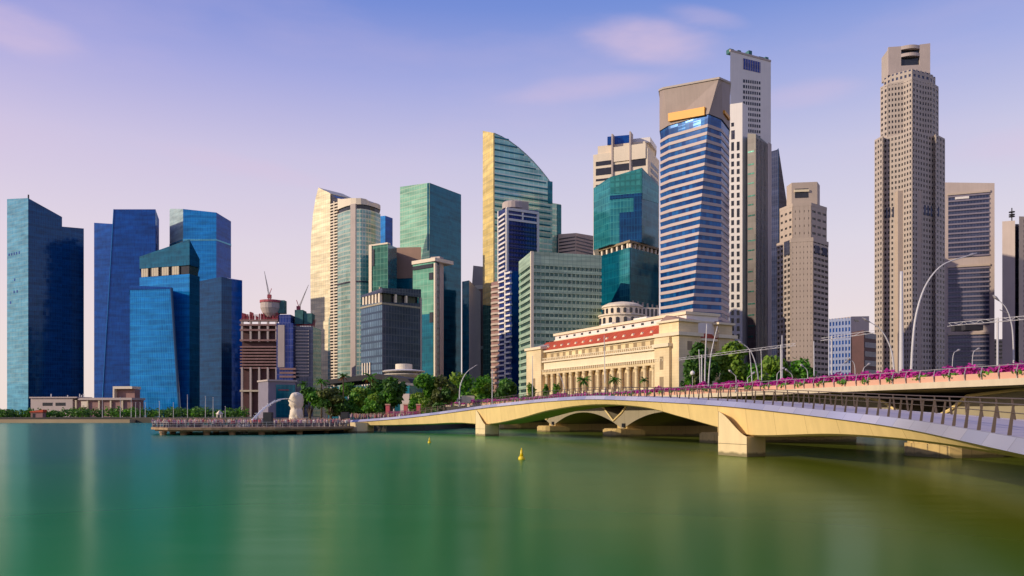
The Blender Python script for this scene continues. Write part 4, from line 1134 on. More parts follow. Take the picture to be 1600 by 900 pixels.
fd = Frame(P(1181, 548), P(1200, 562)); mb = MB()
for k in range(9): fd.box(mb, fd.L * (k + .5) / 9 - .16, fd.L * (k + .5) / 9 + .16, GZ, Z(219, 553), -.3, .35)
mb.build('facade_fins', M['lilac_stone'], r)
rr = random.Random(11)
for k in range(18):
    py = 236 + k * 17 + rr.uniform(-3, 3)
    mb = MB(); f1.box(mb, f1.L * .05, f1.L * rr.uniform(.6, .95), Z(py + 2.2, 550), Z(py, 550), -.3, .1); mb.build('green_pane', M['glass_jade_dark'], r)
mb = MB(); mb.prism(FP([(1200.3, 562), (1205.5, 566)], 18), GZ, Z(222, 562)); mb.build('edge_pier', M['lilac_stone'], r)

# 22 blue wedge
r = root_for('wedge_tower', 'thin dark blue wedge tower with a sharp tip, behind the stepped beige tower', 'tower', FP([(1203, 710), (1230, 720)], 20))
fr = [(1203, 716), (1216.5, 700)]
shaft(r, 'tower_shaft', M['glass_ink'], fr, [247, 231], 18)
fw = Frame(P(1216.5, 700), P(1241, 716)); mb = MB()
fw.outline(mb, [(0, GZ), (fw.tpx(1232), GZ), (fw.tpx(1230), Z(320, 708)), (.3, Z(233, 700))], -14, 0); mb.build('slanted_wing', M['glass_slate'], r)

# 23 stepped beige tower
r = root_for('stepped_tower', 'shorter stepped beige stone tower, right of the dark blue wedge tower', 'tower', FP([(1215, 495), (1293, 492)], 30))
lo = FP([(1214.5, 497), (1236, 482), (1270, 479), (1293.5, 492)], 28)
zt_ = Z(376, 486)
mb = MB(); mb.prism(lo, GZ, zt_); mb.build('lower_core', M['glass_punched'], r)
for i, nx, pw, sp in ((0, 4, 1.2, 1.5), (1, 6, 1.75, 2.2), (2, 4, .7, 1.75)):
    f_ = Frame(lo[i], lo[i + 1]); mb = MB(); lattice(mb, f_, 0, f_.L, GZ, zt_, nx, 3.33, pw, sp)
    mb.build('facade_lattice', M['grey_stone'] if i == 0 else M['beige_stone'], r)
mb = MB(); ring(mb, lo, zt_ - 2, zt_ + .4, .45); mb.build('cornice', M['beige_stone'], r)
f_ = Frame(lo[0], lo[1]); mb = MB(); f_.box(mb, f_.L * .55, f_.L * .95, Z(400, 488), Z(378, 488), -.3, .55); mb.build('tall_glazing', M['glass_slate'], r)
f_ = Frame(lo[2], lo[3]); 
for a in (.1, .6):
    mb = MB(); f_.box(mb, f_.L * a, f_.L * (a + .3), Z(398, 486), Z(386, 486), -.3, .5); mb.build('tall_glazing', M['glass_slate'], r)
mid = FP([(1219, 497), (1239, 485), (1267, 483), (1291, 494)], 24)
zm = Z(321, 488)
mb = MB(); mb.prism(mid, zt_ + .02, zm); mb.build('middle_core', M['glass_punched'], r)
for i, nx, pw in ((0, 3, 2.0), (1, 4, 2.2), (2, 3, 2.0)):
    f_ = Frame(mid[i], mid[i + 1]); mb = MB(); lattice(mb, f_, 0, f_.L, zt_ + .4, zm, nx, 4.4, pw, 3.0); mb.build('facade_lattice', M['beige_stone'], r)
mb = MB(); ring(mb, mid, zm - 1.5, zm + .3, .4); mb.build('cornice', M['beige_stone'], r)
mb = MB(); mb.prism(grow(mid, -.2), zm - .1, zm + .2); mb.build('roof_deck', M['grey_concrete'], r)
cr_ = FP([(1229, 496), (1237, 488), (1277, 486), (1281, 494)], 18)
mb = MB(); mb.prism(cr_, zm + .22, Z(285.5, 488)); mb.build('crown', M['beige_stone'], r)
f_ = Frame(cr_[1], cr_[2]); mb = MB(); f_.box(mb, f_.tpx(1242), f_.tpx(1263), Z(309, 487), Z(300, 487), -.5, .12); mb.build('crown_window', M['window_dark'], r)
mb = MB(); f_.box(mb, f_.tpx(1242), f_.tpx(1263), Z(296, 487), Z(294.5, 487), -.5, .12); mb.build('crown_slot', M['window_dark'], r)
mb = MB(); f_.box(mb, f_.tpx(1241), f_.tpx(1264), Z(300, 487), Z(296.5, 487), -.5, .9); mb.build('crown_visor', M['fullerton_stone_pale'], r)

DS = .9
# 24 small blue office and dark red block
fr = [(1295.5, 432), (1330, 424), (1358, 438)]
r = root_for('blue_office', 'small blue office block with a beige side wall, between the two stone towers', 'office block', FP(fr, 20))
pl = FP(fr, 22)
zt_ = Z(495, 428)
mb = MB(); mb.prism(pl, GZ, [Z(499, 432), Z(494.5, 424), Z(494, 438), Z(494, 438), Z(499, 432)]); mb.build('wall', M['lilac_stone'], r)
f_ = Frame(pl[0], pl[1]); mb = MB(); f_.box(mb, .2, f_.L - .2, GZ, Z(500, 428), -.3, .15); mb.build('glazing', M['glass_navy'], r)
M['office_blue_grey'] = plain('office_blue_grey', (0.24, 0.29, 0.45), 0.6, var=.1)
mb = MB(); lattice(mb, f_, 0, f_.L, GZ, Z(497, 428), 7, 3.1, .7, 1.2, .4); mb.build('facade_lattice', M['office_blue_grey'], r)
f3 = Frame(pl[1], pl[2]); mb = MB(); f3.box(mb, f3.L * .15, f3.L * .4, Z(503, 430), Z(500.5, 430), -.3, .1); mb.build('vent', M['window_dark'], r)
fr = [(1331, 412), (1350, 406), (1369, 414)]
r = root_for('red_brown_block', 'dark red brown block with window rows, at the foot of the tallest stone tower', 'building', FP(fr, 14))
shaft(r, 'wall', M['dark_red_stone'], fr, [519, 516, 523], 16)
f_ = Frame(P(1350, 406), P(1369, 414))
for k in range(9):
    mb = MB(); z_ = GZ + 3 + k * 4.2; f_.box(mb, .5, f_.L - .2, z_, z_ + 2.4, -.3, .12); mb.build('window_row', M['glass_slate'], r)

# 25 tallest stone tower
DS = 1.21
r = root_for('stepped_tower', 'tallest stepped grey stone tower with a square crown and curved visor', 'tower', FP([(1367, 600), (1476, 600)], 40))
fh = 4.95
def stone_stage(front, z0, z1, nxs, tops=None):
    pl = FP(front, 34)
    tt = [z1] * len(pl)
    mb = MB(); mb.prism(pl, z0, tt); mb.build('core', M['glass_punched'], r)
    mb = MB()
    for i, nx in enumerate(nxs):
        f_ = Frame(pl[i], pl[i + 1]); lattice(mb, f_, 0, f_.L, z0, z1, nx, fh, f_.L / nx * .48, 2.45, .36)
    mb.build('facade_lattice', M['grey_stone'], r)
    mb = MB(); mb.prism(grow(pl, .25), z1 + .01, z1 + 1.6); mb.build('setback_roof', M['grey_stone'], r)
    return pl
lowp = stone_stage([(1367, 606), (1379, 596), (1381, 601), (1408, 593), (1425, 584), (1441, 590), (1459, 597), (1462, 593), (1476, 603)], GZ, Z(213, 594), [3, 1, 5, 4, 4, 4, 1, 3])
midp = stone_stage([(1376, 607), (1387, 600), (1412, 596), (1425, 589), (1440, 595), (1456, 598), (1466, 606)], Z(213, 594) + 1.62, Z(128, 594), [2, 5, 3, 3, 4, 2])
upp = FP([(1381, 609), (1392, 602), (1425, 592), (1452, 599), (1461, 607)], 26)
mb = MB(); mb.prism(upp, Z(128, 594) + 1.62, Z(110, 594)); mb.build('shoulder', M['glass_slate'], r)
mb = MB()
for i, nx in enumerate((2, 5, 4, 2)):
    f_ = Frame(upp[i], upp[i + 1]); lattice(mb, f_, 0, f_.L, Z(128, 594) + 1.62, Z(110, 594) + .4, nx, fh, f_.L / nx * .48, 2.45, .36)
mb.build('shoulder_lattice', M['grey_stone'], r)
fcw = Frame(P(1388, 602), P(1453.5, 598)); L = fcw.L
zc0, zc1 = Z(112, 600), Z(70, 600)
ta, tb = fcw.tpx(1408), fcw.tpx(1437)
mb = MB(); fcw.outline(mb, [(1.5, zc0), (L, zc0), (L, Z(67.5, 598)), (1.5, Z(73, 602))], -24, -2.2); mb.build('crown', M['grey_stone'], r)
mb = MB(); fcw.outline(mb, [(0, zc0 - 2), (ta, zc0 - 2), (ta, Z(71.5, 600)), (0, Z(73.5, 602))], -2.2, 0); fcw.outline(mb, [(tb, zc0 - 2), (L, zc0 - 2), (L, Z(67.5, 598)), (tb, Z(69.5, 599))], -2.2, 0)
fcw.box(mb, ta + .01, tb - .01, zc0 - 2, Z(102, 600), -2.2, -.05)
mb.build('crown_pier', M['lilac_stone'], r)
mb = MB(); fcw.box(mb, ta, tb, Z(102, 600), Z(76, 600), -2.15, -1.9); mb.build('crown_window', M['window_dark'], r)
def visor(y0, y1):
    mb = MB()
    seg = [(ta + (tb - ta) * q / 8, 2.4 * math.sin(math.pi * q / 8)) for q in range(9)]
    for (a, da), (b, db) in zip(seg, seg[1:]): mb.prism([fcw.pt(a, da), fcw.pt(b, db), fcw.pt(b, -1.8), fcw.pt(a, -1.8)], Z(y0, 600), Z(y1, 600))
    mb.build('visor', M['lilac_stone'], r)
visor(88.5, 83.5); visor(77, 71.5)
mb = MB(); mb.lathe(*P(1391, 608), [(2.6, zc0), (2.6, Z(82, 610)), (1.5, Z(79, 610))], 12); mb.build('corner_turret', M['glass_slate'], r)
# stone buttresses and tall windows low down
f_ = Frame(lowp[3], lowp[4])
for px in (1407, 1436):
    D = 591 if px < 1420 else 587.5; ff = Frame(P(px - 4, D), P(px + 4, D)); mb = MB(); ff.box(mb, 0, ff.L, GZ, Z(298, D), -6, 0); mb.build('buttress', M['beige_stone'], r)
for px, D in ((1385, 599), (1390, 597.6), (1395, 596), (1444, 590.6), (1449, 592.6), (1454, 594.6), (1465, 595)):
    ff = Frame(P(px, D), P(px + 2.6, D)); mb = MB(); ff.box(mb, 0, ff.L, Z(336, 590), Z(320, 590), -6, 0); mb.build('tall_window', M['glass_slate'], r)

DS = 1.0
# 26 dark banded block in a stone frame
fr = [(1476.5, 526), (1554, 516)]
pl = FP(fr, 30)
r = root_for('framed_block', 'dark window walled block in a lilac stone frame, right of the tallest stone tower', 'tower', pl)
f_ = Frame(pl[0], pl[1])
mb = MB(); mb.prism(pl, GZ, [Z(285, 526), Z(286, 516), Z(286, 516), Z(285, 526)]); mb.build('stone_frame', M['lilac_stone'], r)
ta, tb = f_.tpx(1481.5), f_.tpx(1546)
for (ya, yb) in ((402, 303), (509, 417), (580, 523)):
    mb = MB(); f_.box(mb, ta, tb, Z(ya, 521), Z(yb, 521), -.5, .12)
    pn = mb.build('window_wall', M['glass_slate'], r)
    mb = MB(); z_ = Z(ya, 521) + .4
    while z_ < Z(yb, 521) - .8:
        f_.box(mb, ta, tb, z_, z_ + 1.05, -.3, .6); z_ += 3.05
    mb.build('sun_shade', M['shade_grey'], pn)
    mb = MB(); f_.box(mb, ta - .4, tb + .4, Z(yb, 521) + .02, Z(yb, 521) + 1.4, -.3, .9); mb.build('ledge', M['beige_stone'], r)
mb = MB(); f_.box(mb, ta + 4, ta + 12, Z(310, 521), Z(306.5, 521), -.3, .7); mb.build('sign_board', M['white_paint'], r)

# 27 pale tower at the right edge
r = root_for('pale_tower', 'pale grey tower with a rooftop antenna, cut off by the right edge', 'tower', FP([(1566, 484), (1640, 480)], 30))
fr = [(1566, 486), (1586, 480)]
shaft(r, 'side_wall', M['lilac_stone'], fr, [346, 344.5], 24)
fr2 = [(1586.3, 488), (1592, 488)]
shaft(r, 'recess', M['glass_slate'], fr2, [350, 350], 20, inset=-.2)
fr3 = [(1592.3, 478), (1650, 482)]
_, pl = shaft(r, 'main_wall', M['beige_stone'], fr3, [338, 340], 26)
f_ = Frame(pl[0], pl[1])
for k in range(40):
    z_ = GZ + 3 + k * 3.0
    if z_ > Z(345, 480): break
    mb = MB(); f_.box(mb, 3.2, f_.L - 2, z_, z_ + 1.5, -.3, .1); mb.build('window_row', M['window_dark'], r)
mb = MB(); x, y = P(1581, 490); zz = Z(345, 490)
mb.tube([(x, y, zz - 1), (x, y, Z(325, 490))], .35, 6)
for q in (331, 335, 338): mb.lathe(x, y, [(1.7, Z(q + 1, 490)), (1.7, Z(q - .3, 490))], 8)
mb.build('antenna', M['dark_metal'], r)
r = root_for('small_block', 'small dark grey block squeezed between the two towers at the right', 'building', FP([(1553, 440), (1567, 440)], 10))
shaft(r, 'wall', M['grey_stone'], [(1550, 560), (1570, 560)], [530, 530], 12)
f_ = Frame(P(1550, 560), P(1570, 560))
for k in range(5):
    mb = MB(); f_.box(mb, .8, f_.L - .5, Z(560 - k * 6, 560), Z(557 - k * 6, 560), -.3, .1); mb.build('window_row', M['window_dark'], r)
#END_TOWERS

# ------------------------------------------------------------------ old hotel with columns and a red roof
r = root_for('grand_hotel', 'long cream stone hotel with tall columns, red tiled roof and white upper storey', 'hotel', [P(832, 358), P(1055, 271), P(1142, 306)])
fl = Frame(P(833, 357), P(1056, 271)); L = fl.L
fr_ = Frame(P(1059, 269.5), P(1143, 283)); LR = fr_.L
mb = MB(); fl.box(mb, 0, L - .5, GZ, 31.4, -22, 0); mb.build('long_wall', M['fullerton_stone'], r)
mb = MB(); fl.box(mb, -.3, L - 12, GZ, 5.6, -.5, 2.2); mb.build('plinth', M['fullerton_stone_pale'], r)
T0, T1 = 14.0, L - 10.5
NB = 15
for k in range(NB + 1):
    t = T0 + (T1 - T0) * k / NB
    p = fl.pt(t, 1.1); mb = MB()
    mb.lathe(p[0], p[1], [(1.05, 5.6), (1.05, 6.4), (.85, 6.6), (.80, 13), (.68, 20), (1.0, 20.7), (1.0, 21.4)], 12); mb.build('column', M['fullerton_stone'], r, smooth=False)
for k in range(NB):
    t = T0 + (T1 - T0) * (k + .5) / NB
    mb = MB(); fl.box(mb, t - 1.35, t + 1.35, 7.2, 12.6, -.5, .08); fl.box(mb, t - 1.35, t + 1.35, 13.8, 19.6, -.5, .08); w_ = mb.build('window', M['fullerton_shade'], r)
    mb = MB(); fl.box(mb, t - 1.6, t + 1.6, 12.7, 13.7, -.3, .35); mb.build('sill', M['fullerton_stone_pale'], w_)
mb = MB(); fl.box(mb, 4, L - 4, 21.4, 23.4, -.5, 2.0); mb.build('entablature', M['fullerton_stone'], r)
mb = MB(); fl.box(mb, 12, L - 8, 23.42, 26.6, -.5, 1.5); fl.box(mb, 11.5, L - 7.5, 26.6, 27.2, -.5, 2.4); mb.build('balcony_wall', M['fullerton_stone_pale'], r)
for k in range(NB):
    t = T0 + (T1 - T0) * (k + .5) / NB
    mb = MB(); fl.box(mb, t - 1.0, t + 1.0, 28.0, 30.4, -.5, .08); mb.build('attic_window', M['fullerton_shade'], r)
mb = MB(); fl.box(mb, 0, L, 31.0, 31.8, -1, 1.5); mb.build('eaves', M['fullerton_stone_pale'], r)
def roof(f, t0, t1, d1, d0, z0, z1, h0=0):
    mb = MB()
    a, b, c, d = f.pt(t0, d1) + (z0,), f.pt(t1, d1) + (z0,), f.pt(t1 - h0, d0) + (z1,), f.pt(t0 + h0, d0) + (z1,)
    mb.face([a, b, c, d], [(t0, 0), (t1, 0), (t1, 8), (t0, 8)])
    a2, b2 = f.pt(t1, d0) + (z0,), f.pt(t0, d0) + (z0,)
    mb.face([b, a2, c]); mb.face([b2, a, d]); mb.face([a2, b2, d, c]); mb.face([d[:2] + (z0,), a2, b, a][::-1])
    return mb
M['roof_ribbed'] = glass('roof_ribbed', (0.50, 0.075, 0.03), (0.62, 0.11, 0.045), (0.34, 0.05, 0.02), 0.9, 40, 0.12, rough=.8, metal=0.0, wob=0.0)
roof(fl, 4, L - 2, 1.3, -4.5, 31.82, 36.2).build('tiled_roof', M['roof_ribbed'], r)
for k in range(14):
    t = 12 + (L - 26) * k / 13
    mb = MB(); fl.outline(mb, [(t - .65, 32.6), (t + .65, 32.6), (t + .65, 33.4), (t, 34.0), (t - .65, 33.4)], -3, -.4); mb.build('dormer', M['fullerton_stone_pale'], r)
mb = MB(); fl.box(mb, 10, L - 1, 31.8, 38.6, -20, -5.5); mb.build('upper_storey', M['white_paint'], r)
mb = MB(); fl.box(mb, 9.4, L - .5, 38.6, 39.6, -20.6, -4.8); mb.build('upper_cornice', M['fullerton_stone_pale'], r)
mb = MB(); fl.box(mb, 9.8, L - .8, 36.22, 36.7, -19, -5.0); mb.build('ledge', M['fullerton_stone_pale'], r)
for k in range(14):
    t = 14 + (L - 22) * k / 13
    mb = MB(); fl.box(mb, t - .8, t + .8, 37.3, 38.1, -7, -5.42); mb.build('upper_window', M['window_dark'], r)
for t in (40, 62):
    mb = MB(); fl.box(mb, t, t + 8, 39.62, 41, -17, -9); mb.build('roof_plant', M['white_paint'], r)
mb = MB()
for k in range(60):
    t = 12.3 + (L - 21) * k / 59; fl.box(mb, t, t + .35, 27.2, 28.1, 1.9, 2.2)
fl.box(mb, 12, L - 8, 28.1, 28.35, 1.8, 2.3); mb.build('balustrade', M['fullerton_stone_pale'], r)
mb = MB()
for k in range(70):
    t = 4.5 + (L - 9) * k / 69; fl.box(mb, t, t + .5, 22.4, 23.3, 2.0, 2.5)
fl.box(mb, 4, L - 4, 23.3, 23.42, -.5, 2.6); mb.build('dentil_course', M['fullerton_stone_pale'], r)
mb = MB(); fl.box(mb, 10, L - 8, 30.35, 30.6, -.5, .35); fl.box(mb, 10, L - 8, 27.9, 28.05, -.5, .3); mb.build('string_course', M['fullerton_stone_pale'], r)
# left end pavilion
mb = MB(); fl.box(mb, -1.5, 11.5, GZ, 32.5, -14, 2.6); mb.build('end_pavilion', M['fullerton_stone'], r)
mb = MB(); fl.box(mb, -2.2, 12.2, 32.5, 33.6, -14.6, 3.3); mb.build('pavilion_cornice', M['fullerton_stone_pale'], r)
roof(fl, -1, 11, 2.0, -10, 33.62, 37.0, 4).build('pavilion_roof', M['lilac_stone'], r)
mb = MB(); fl.box(mb, 4, 6.4, 8, 20, .5, 2.7); mb.build('pavilion_window', M['fullerton_shade'], r)
# right end pavilion on the long side, with a bracketed balcony
mb = MB(); fl.box(mb, L - 8.5, L - .6, GZ, 30.5, -10, 2.4); mb.build('end_pavilion', M['fullerton_stone'], r)
mb = MB(); fl.box(mb, L - 9, L - .2, 27.2, 28.4, -1, 3.2); mb.build('pavilion_cornice', M['fullerton_stone_pale'], r)
for (t, z0, z1, w_) in ((L - 4.6, 8, 17, 2.0), (L - 4.6, 19.5, 24, 1.8)):
    mb = MB(); fl.box(mb, t - w_ / 2, t + w_ / 2, z0, z1, .5, 2.5); mb.build('pavilion_window', M['fullerton_shade'], r)
# corner tower, middle bay and second tower on the short side
t1, t2 = fr_.tpx(1090), fr_.tpx(1119)
for nm, a, b in (('corner_tower', -.8, t1), ('end_tower', t2, LR)):
    mb = MB(); fr_.box(mb, a, b, GZ, 30.8, -10, 1.4); tw = mb.build(nm, M['fullerton_stone'], r)
    mb = MB(); fr_.box(mb, a - .8, b + .8, 30.8, 32.0, -10.5, 2.2); mb.build('cornice', M['fullerton_stone_pale'], tw)
    mb = MB(); fr_.box(mb, a + .5, b - .5, 32.0, 35.6, -9, .8); mb.build('attic', M['fullerton_stone'], tw)
    mb = MB(); fr_.box(mb, a - .3, b + .3, 35.6, 36.3, -9.5, 1.6); mb.build('attic_cornice', M['fullerton_stone_pale'], tw)
    roof(fr_, a, b, 1.3, -8, 36.32, 38.6, 3).build('cap_roof', M['brown_stone'], tw)
    for z0, z1 in ((8, 17), (20, 24), (26, 29)):
        mb = MB(); c_ = (a + b) / 2; fr_.box(mb, c_ - 1.1, c_ + 1.1, z0, z1, .5, 1.5); mb.build('window', M['fullerton_shade'], tw)
mb = MB(); fr_.box(mb, t1, t2, GZ, 30, -12, -.2); mb.build('short_wall', M['fullerton_stone'], r)
mb = MB(); fr_.box(mb, t1, t2, 29.6, 30.4, -3, 1.0); mb.build('short_eaves', M['fullerton_stone_pale'], r)
roof(fr_, t1, t2, .9, -5, 30.42, 35.0).build('short_tiled_roof', M['roof_ribbed'], r)
mb = MB(); fr_.box(mb, 6, t2 + 3, 31, 38.9, -12, -6); mb.build('short_upper_storey', M['white_paint'], r)
for k in range(3):
    t = t1 + (t2 - t1) * (k + .5) / 3
    mb = MB(); fr_.box(mb, t - 1, t + 1, 20, 27, -1, 0.02); mb.build('window', M['fullerton_shade'], r)

# ------------------------------------------------------------------ round pavilion and dark glass pavilion
cx, cy = P(631, 330)
r = thing('round_pavilion', 'cream saucer shaped rooftop pavilion with a small drum, before the dark slate office', 'pavilion', (cx, cy, GZ))
zz = lambda py: Z(py, 330)
mb = MB(); mb.lathe(cx, cy, [(5.5, GZ), (5.5, zz(592)), (7.2, zz(589.5)), (8.4, zz(586)), (8.2, zz(585))], 28); mb.build('base', M['statue_white'], r)
mb = MB(); mb.lathe(cx, cy, [(7.0, zz(585)), (7.0, zz(581.5))], 28); mb.build('window_ring', M['window_dark'], r)
mb = MB(); mb.lathe(cx, cy, [(8.6, zz(581.5)), (8.9, zz(580)), (8.0, zz(579)), (4.2, zz(577.5))], 28); mb.build('roof_disc', M['white_paint'], r)
mb = MB(); mb.lathe(cx, cy, [(3.5, zz(577.6)), (3.5, zz(569.5)), (3.2, zz(569)), (.4, zz(568.6))], 24); mb.build('roof_drum', M['statue_white'], r)

fa = Frame(P(513, 262), P(640, 250)); L = fa.L
r = root_for('glass_pavilion', 'low dark glass waterfront hall with a pitched dark roof, behind the palms', 'pavilion', FP([(513, 262), (640, 250)], 14))
mb = MB(); fa.box(mb, 0, L, GZ, 13.2, -12, 0); mb.build('glass_wall', M['glass_teal'], r)
for k in range(9):
    mb = MB(); t = L * (k + .3) / 9; fa.box(mb, t, t + .35, GZ, 13.1, -.3, .3); mb.build('post', M['grey_metal'], r)
tz = lambda px, py: (fa.tpx(px), Z(py, fa.depth(px)))
mb = MB(); fa.outline(mb, [tz(510, 601), tz(590, 592.5), tz(646, 599), tz(641, 592), tz(590, 584), tz(512, 594)], -13, 1.6); mb.build('roof', M['dark_metal'], r)
mb = MB(); fa.box(mb, fa.tpx(627), fa.tpx(641), GZ, 10.6, -4, .6); mb.build('end_wall', M['lilac_stone'], r)

# ------------------------------------------------------------------ road bridge on arches
BE = Vector((0.286, -0.958)); BN = Vector((0.958, 0.286)); B0 = Vector((38.0, 75.0))
def B(s, w=0.0):
    p = B0 + BE * s + BN * w
    return (p.x, p.y)
S0, S1, BW = -182.0, 27.0, 27.0
PIERS = [0.0, -39.5, -75.0, -114.0, -152.0]
bridge = thing('road_bridge', 'wide concrete road bridge on low arches lined with magenta planters', 'bridge', (B(-80)[0], B(-80)[1], 0))
bbox = lambda mb, s0, s1, w0, w1, z0, z1: mb.prism([B(s1, w0), B(s1, w1), B(s0, w1), B(s0, w0)], z0, z1)
mb = MB(); bbox(mb, S0, S1, .75, BW, 6.35, 6.96); mb.build('deck_slab', M['grey_concrete'], bridge)
mb = MB(); bbox(mb, S0, S1, -.1, .74, 6.42, 6.98); mb.build('edge_beam', M['pale_concrete'], bridge)
mb = MB(); bbox(mb, S0, S1, 2.2, BW - 1, 6.962, 7.0); mb.build('roadway', M['asphalt'], bridge)
mb = MB(); bbox(mb, S0, S1, BW - .8, BW, 6.97, 8.0); mb.build('far_parapet', M['pale_concrete'], bridge)
edges = [-182] + [(a + b) / 2 for a, b in zip(PIERS[::-1], PIERS[::-1][1:])] + [20.0]
vd = [(-19, 6.36), (-13, 6.12), (-10.5, 5.85), (-8.6, 5.4), (-7.5, 4.8), (-4, 2.9), (0, 4.5), (2, 5.8), (7, 6.2), (13, 6.36)]
def interp(tab, x):
    if x <= tab[0][0]: return tab[0][1]
    for (a, ya), (b, yb) in zip(tab, tab[1:]):
        if x <= b: return ya + (yb - ya) * (x - a) / (b - a)
    return tab[-1][1]
def arch_z(s, sp, lo_, hi_):
    half = max(sp - lo_, 1) if s < sp else max(hi_ - sp, 1)
    u = 1 - abs(s - sp) / half
    return 1.3 + 3.2 * (1 - max(u, 0) ** 2)
for i, sp in enumerate(PIERS[::-1]):
    lo_, hi_ = edges[i], edges[i + 1]
    ss = [lo_ + (hi_ - lo_) * k / 48 for k in range(49)]
    ss = sorted(set(ss + [sp + a for a, _ in vd if lo_ < sp + a < hi_]))
    mb = MB()
    WN, WF = 4.2, 25.5
    for a, b in zip(ss, ss[1:]):
        la, lb = arch_z(a, sp, lo_, hi_), arch_z(b, sp, lo_, hi_)
        ua, ub = max(interp(vd, a - sp), la + .3), max(interp(vd, b - sp), lb + .3)
        q = lambda s, w, z: B(s, w) + (z,)
        mb.face([q(a, WN, la), q(b, WN, lb), q(b, WN, ub), q(a, WN, ua)])
        mb.face([q(b, WF, lb), q(a, WF, la), q(a, WF, ua), q(b, WF, ub)])
        mb.face([q(a, WN, la), q(a, WF, la), q(b, WF, lb), q(b, WN, lb)])
        mb.face([q(a, WN, ua), q(b, WN, ub), q(b, WF, ub), q(a, WF, ua)])
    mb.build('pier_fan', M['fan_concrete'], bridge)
    mb = MB()
    lip = [s for s in ss if abs(s - sp) < 21]
    pts = [B(s, WN - .15) + (max(interp(vd, s - sp), arch_z(s, sp, lo_, hi_) + .3) - .05,) for s in lip]
    mb.tube(pts, .16, 6); mb.build('rib_lit_lip', M['cream_concrete'], bridge)  # sunlit lip of the rib, painted as a paler tube on the dark fan
    mb = MB()
    nose = [(-3.8, 2.6), (-3.2, 1.7), (-2.3, 1.2), (1.4, 1.2), (2.3, 1.7), (2.8, 2.6), (2.8, 7.5), (-3.8, 7.5)]
    pl_ = [B(sp + a, w_) for a, w_ in nose][::-1]
    pl_ = pl_ if sum((pl_[k][0] - pl_[k - 1][0]) * (pl_[k][1] + pl_[k - 1][1]) for k in range(len(pl_))) < 0 else pl_[::-1]
    mb.prism(pl_, -2.0, 1.25); mb.prism(grow(pl_, -.25), 1.252, 1.45); mb.build('footing', M['footing_concrete'], bridge)
    mb = MB(); bbox(mb, sp - 2.6, sp + 1.8, 4.3, 25, -1, 3.0); mb.build('pier_wall', M['footing_concrete'], bridge)
    mb = MB(); bbox(mb, sp + .2, sp + 1.3, 3.9, 4.6, 1.7, 2.4); mb.build('drain_opening', M['window_dark'], bridge)
# parapet panels, rails
npan = 0
s = S1 - 1.0
post_me = None; panels = []
while s > S0 + 2:
    if s > -150:
        mb = MB(); bbox(mb, s - 1.62, s - .08, .05, .30, 6.985, 7.52)
        if len(panels) < 100: panels.append(mb.build('parapet_panel', M['pink_panel'], bridge))
    s -= 1.7
mb = MB(); bbox(mb, S0, S1 - 1.0 - 1.7 * len(panels), .05, .30, 6.985, 7.5); mb.build('far_panels', M['pink_panel'], bridge)
mb = MB(); mb.box(-.04, .04, -.05, .05, 0, 1.2)
s = S1 - 1.0
proto = None
for k in range(100):
    x, y = B(s, .0)
    mb = MB(); mb.tube([(x, y, 6.9), (x - BN.x * .06, y - BN.y * .06, 7.5), B(s, .12) + (8.12,)], [.055, .05, .035], 5)
    mb.build('rail_post', M['grey_metal'], bridge); s -= 1.7
mb = MB(); mb.tube([B(S0, .12) + (8.12,), B(S1, .12) + (8.12,)], .035, 6); mb.build('top_rail', M['grey_metal'], bridge)

def leaves(mb, c, rad, n, size, rng, flat=.35, shell=.55, mi=0):
    for _ in range(n):
        while True:
            d = Vector((rng.uniform(-1, 1), rng.uniform(-1, 1), rng.uniform(-1, 1)))
            if 0.05 < d.length < 1: break
        d = d.normalized() * (shell + (1 - shell) * rng.random()) * (1 + rng.uniform(-.12, .12))
        p = Vector(c) + Vector((d.x * rad[0], d.y * rad[1], d.z * rad[2]))
        nrm = (d + Vector((rng.uniform(-1, 1), rng.uniform(-1, 1), rng.uniform(-.4, 1.2)))).normalized()
        a = nrm.orthogonal().normalized(); a = (Matrix.Rotation(rng.random() * 6.28, 3, nrm) @ a); b = nrm.cross(a)
        s_ = size * rng.uniform(.6, 1.4)
        mb.face([p - a * s_ - b * s_ * .55, p + a * s_ - b * s_ * .4, p + a * s_ * .8 + b * s_ * .6, p - a * s_ * .7 + b * s_ * .5], [(0, 0)] * 4, mi)
# planters with bougainvillea along the near edge, each trough its own thing
rng = random.Random(5)
words = ['low', 'full', 'rounded', 'loose', 'tall', 'thin', 'dense', 'ragged']
protos = []
def planter(x, y, z, ang, size, n, hgt, spill, seed, lab, parent_group):
    q = thing('flower_planter', lab, 'planter', (x, y, z), parent_group)
    rg = random.Random(seed)
    e = Vector((math.cos(ang), math.sin(ang))); nn = Vector((-e.y, e.x))
    mb = MB(); pl_ = [(x + e.x * a * size + nn.x * b, y + e.y * a * size + nn.y * b) for a, b in ((-.5, -.4), (.5, -.4), (.5, .4), (-.5, .4))]
    mb.prism(pl_, z, z + .42); mb.build('trough', M['pale_concrete'], q)
    mb = MB()
    for k in range(4):
        u = ((k + .5) / 4 - .5 + rg.uniform(-.06, .06)) * size
        h_ = hgt * rg.uniform(.55, 1.15)
        leaves(mb, (x + e.x * u, y + e.y * u, z + .35 + h_ * .5), (size * .2, size * .2, h_ * .55), n // 4, spill, rg, shell=.35)
    mb.build('blossoms', M['blossom'], q)
    mb = MB(); leaves(mb, (x, y, z + .5), (size * .45, size * .35, .35), n // 5, spill, rg); mb.build('leaves', M['leaf_green'], q)
    return q
s = S1 - 2.0
k = 0
ang = math.atan2(BE.y, BE.x)
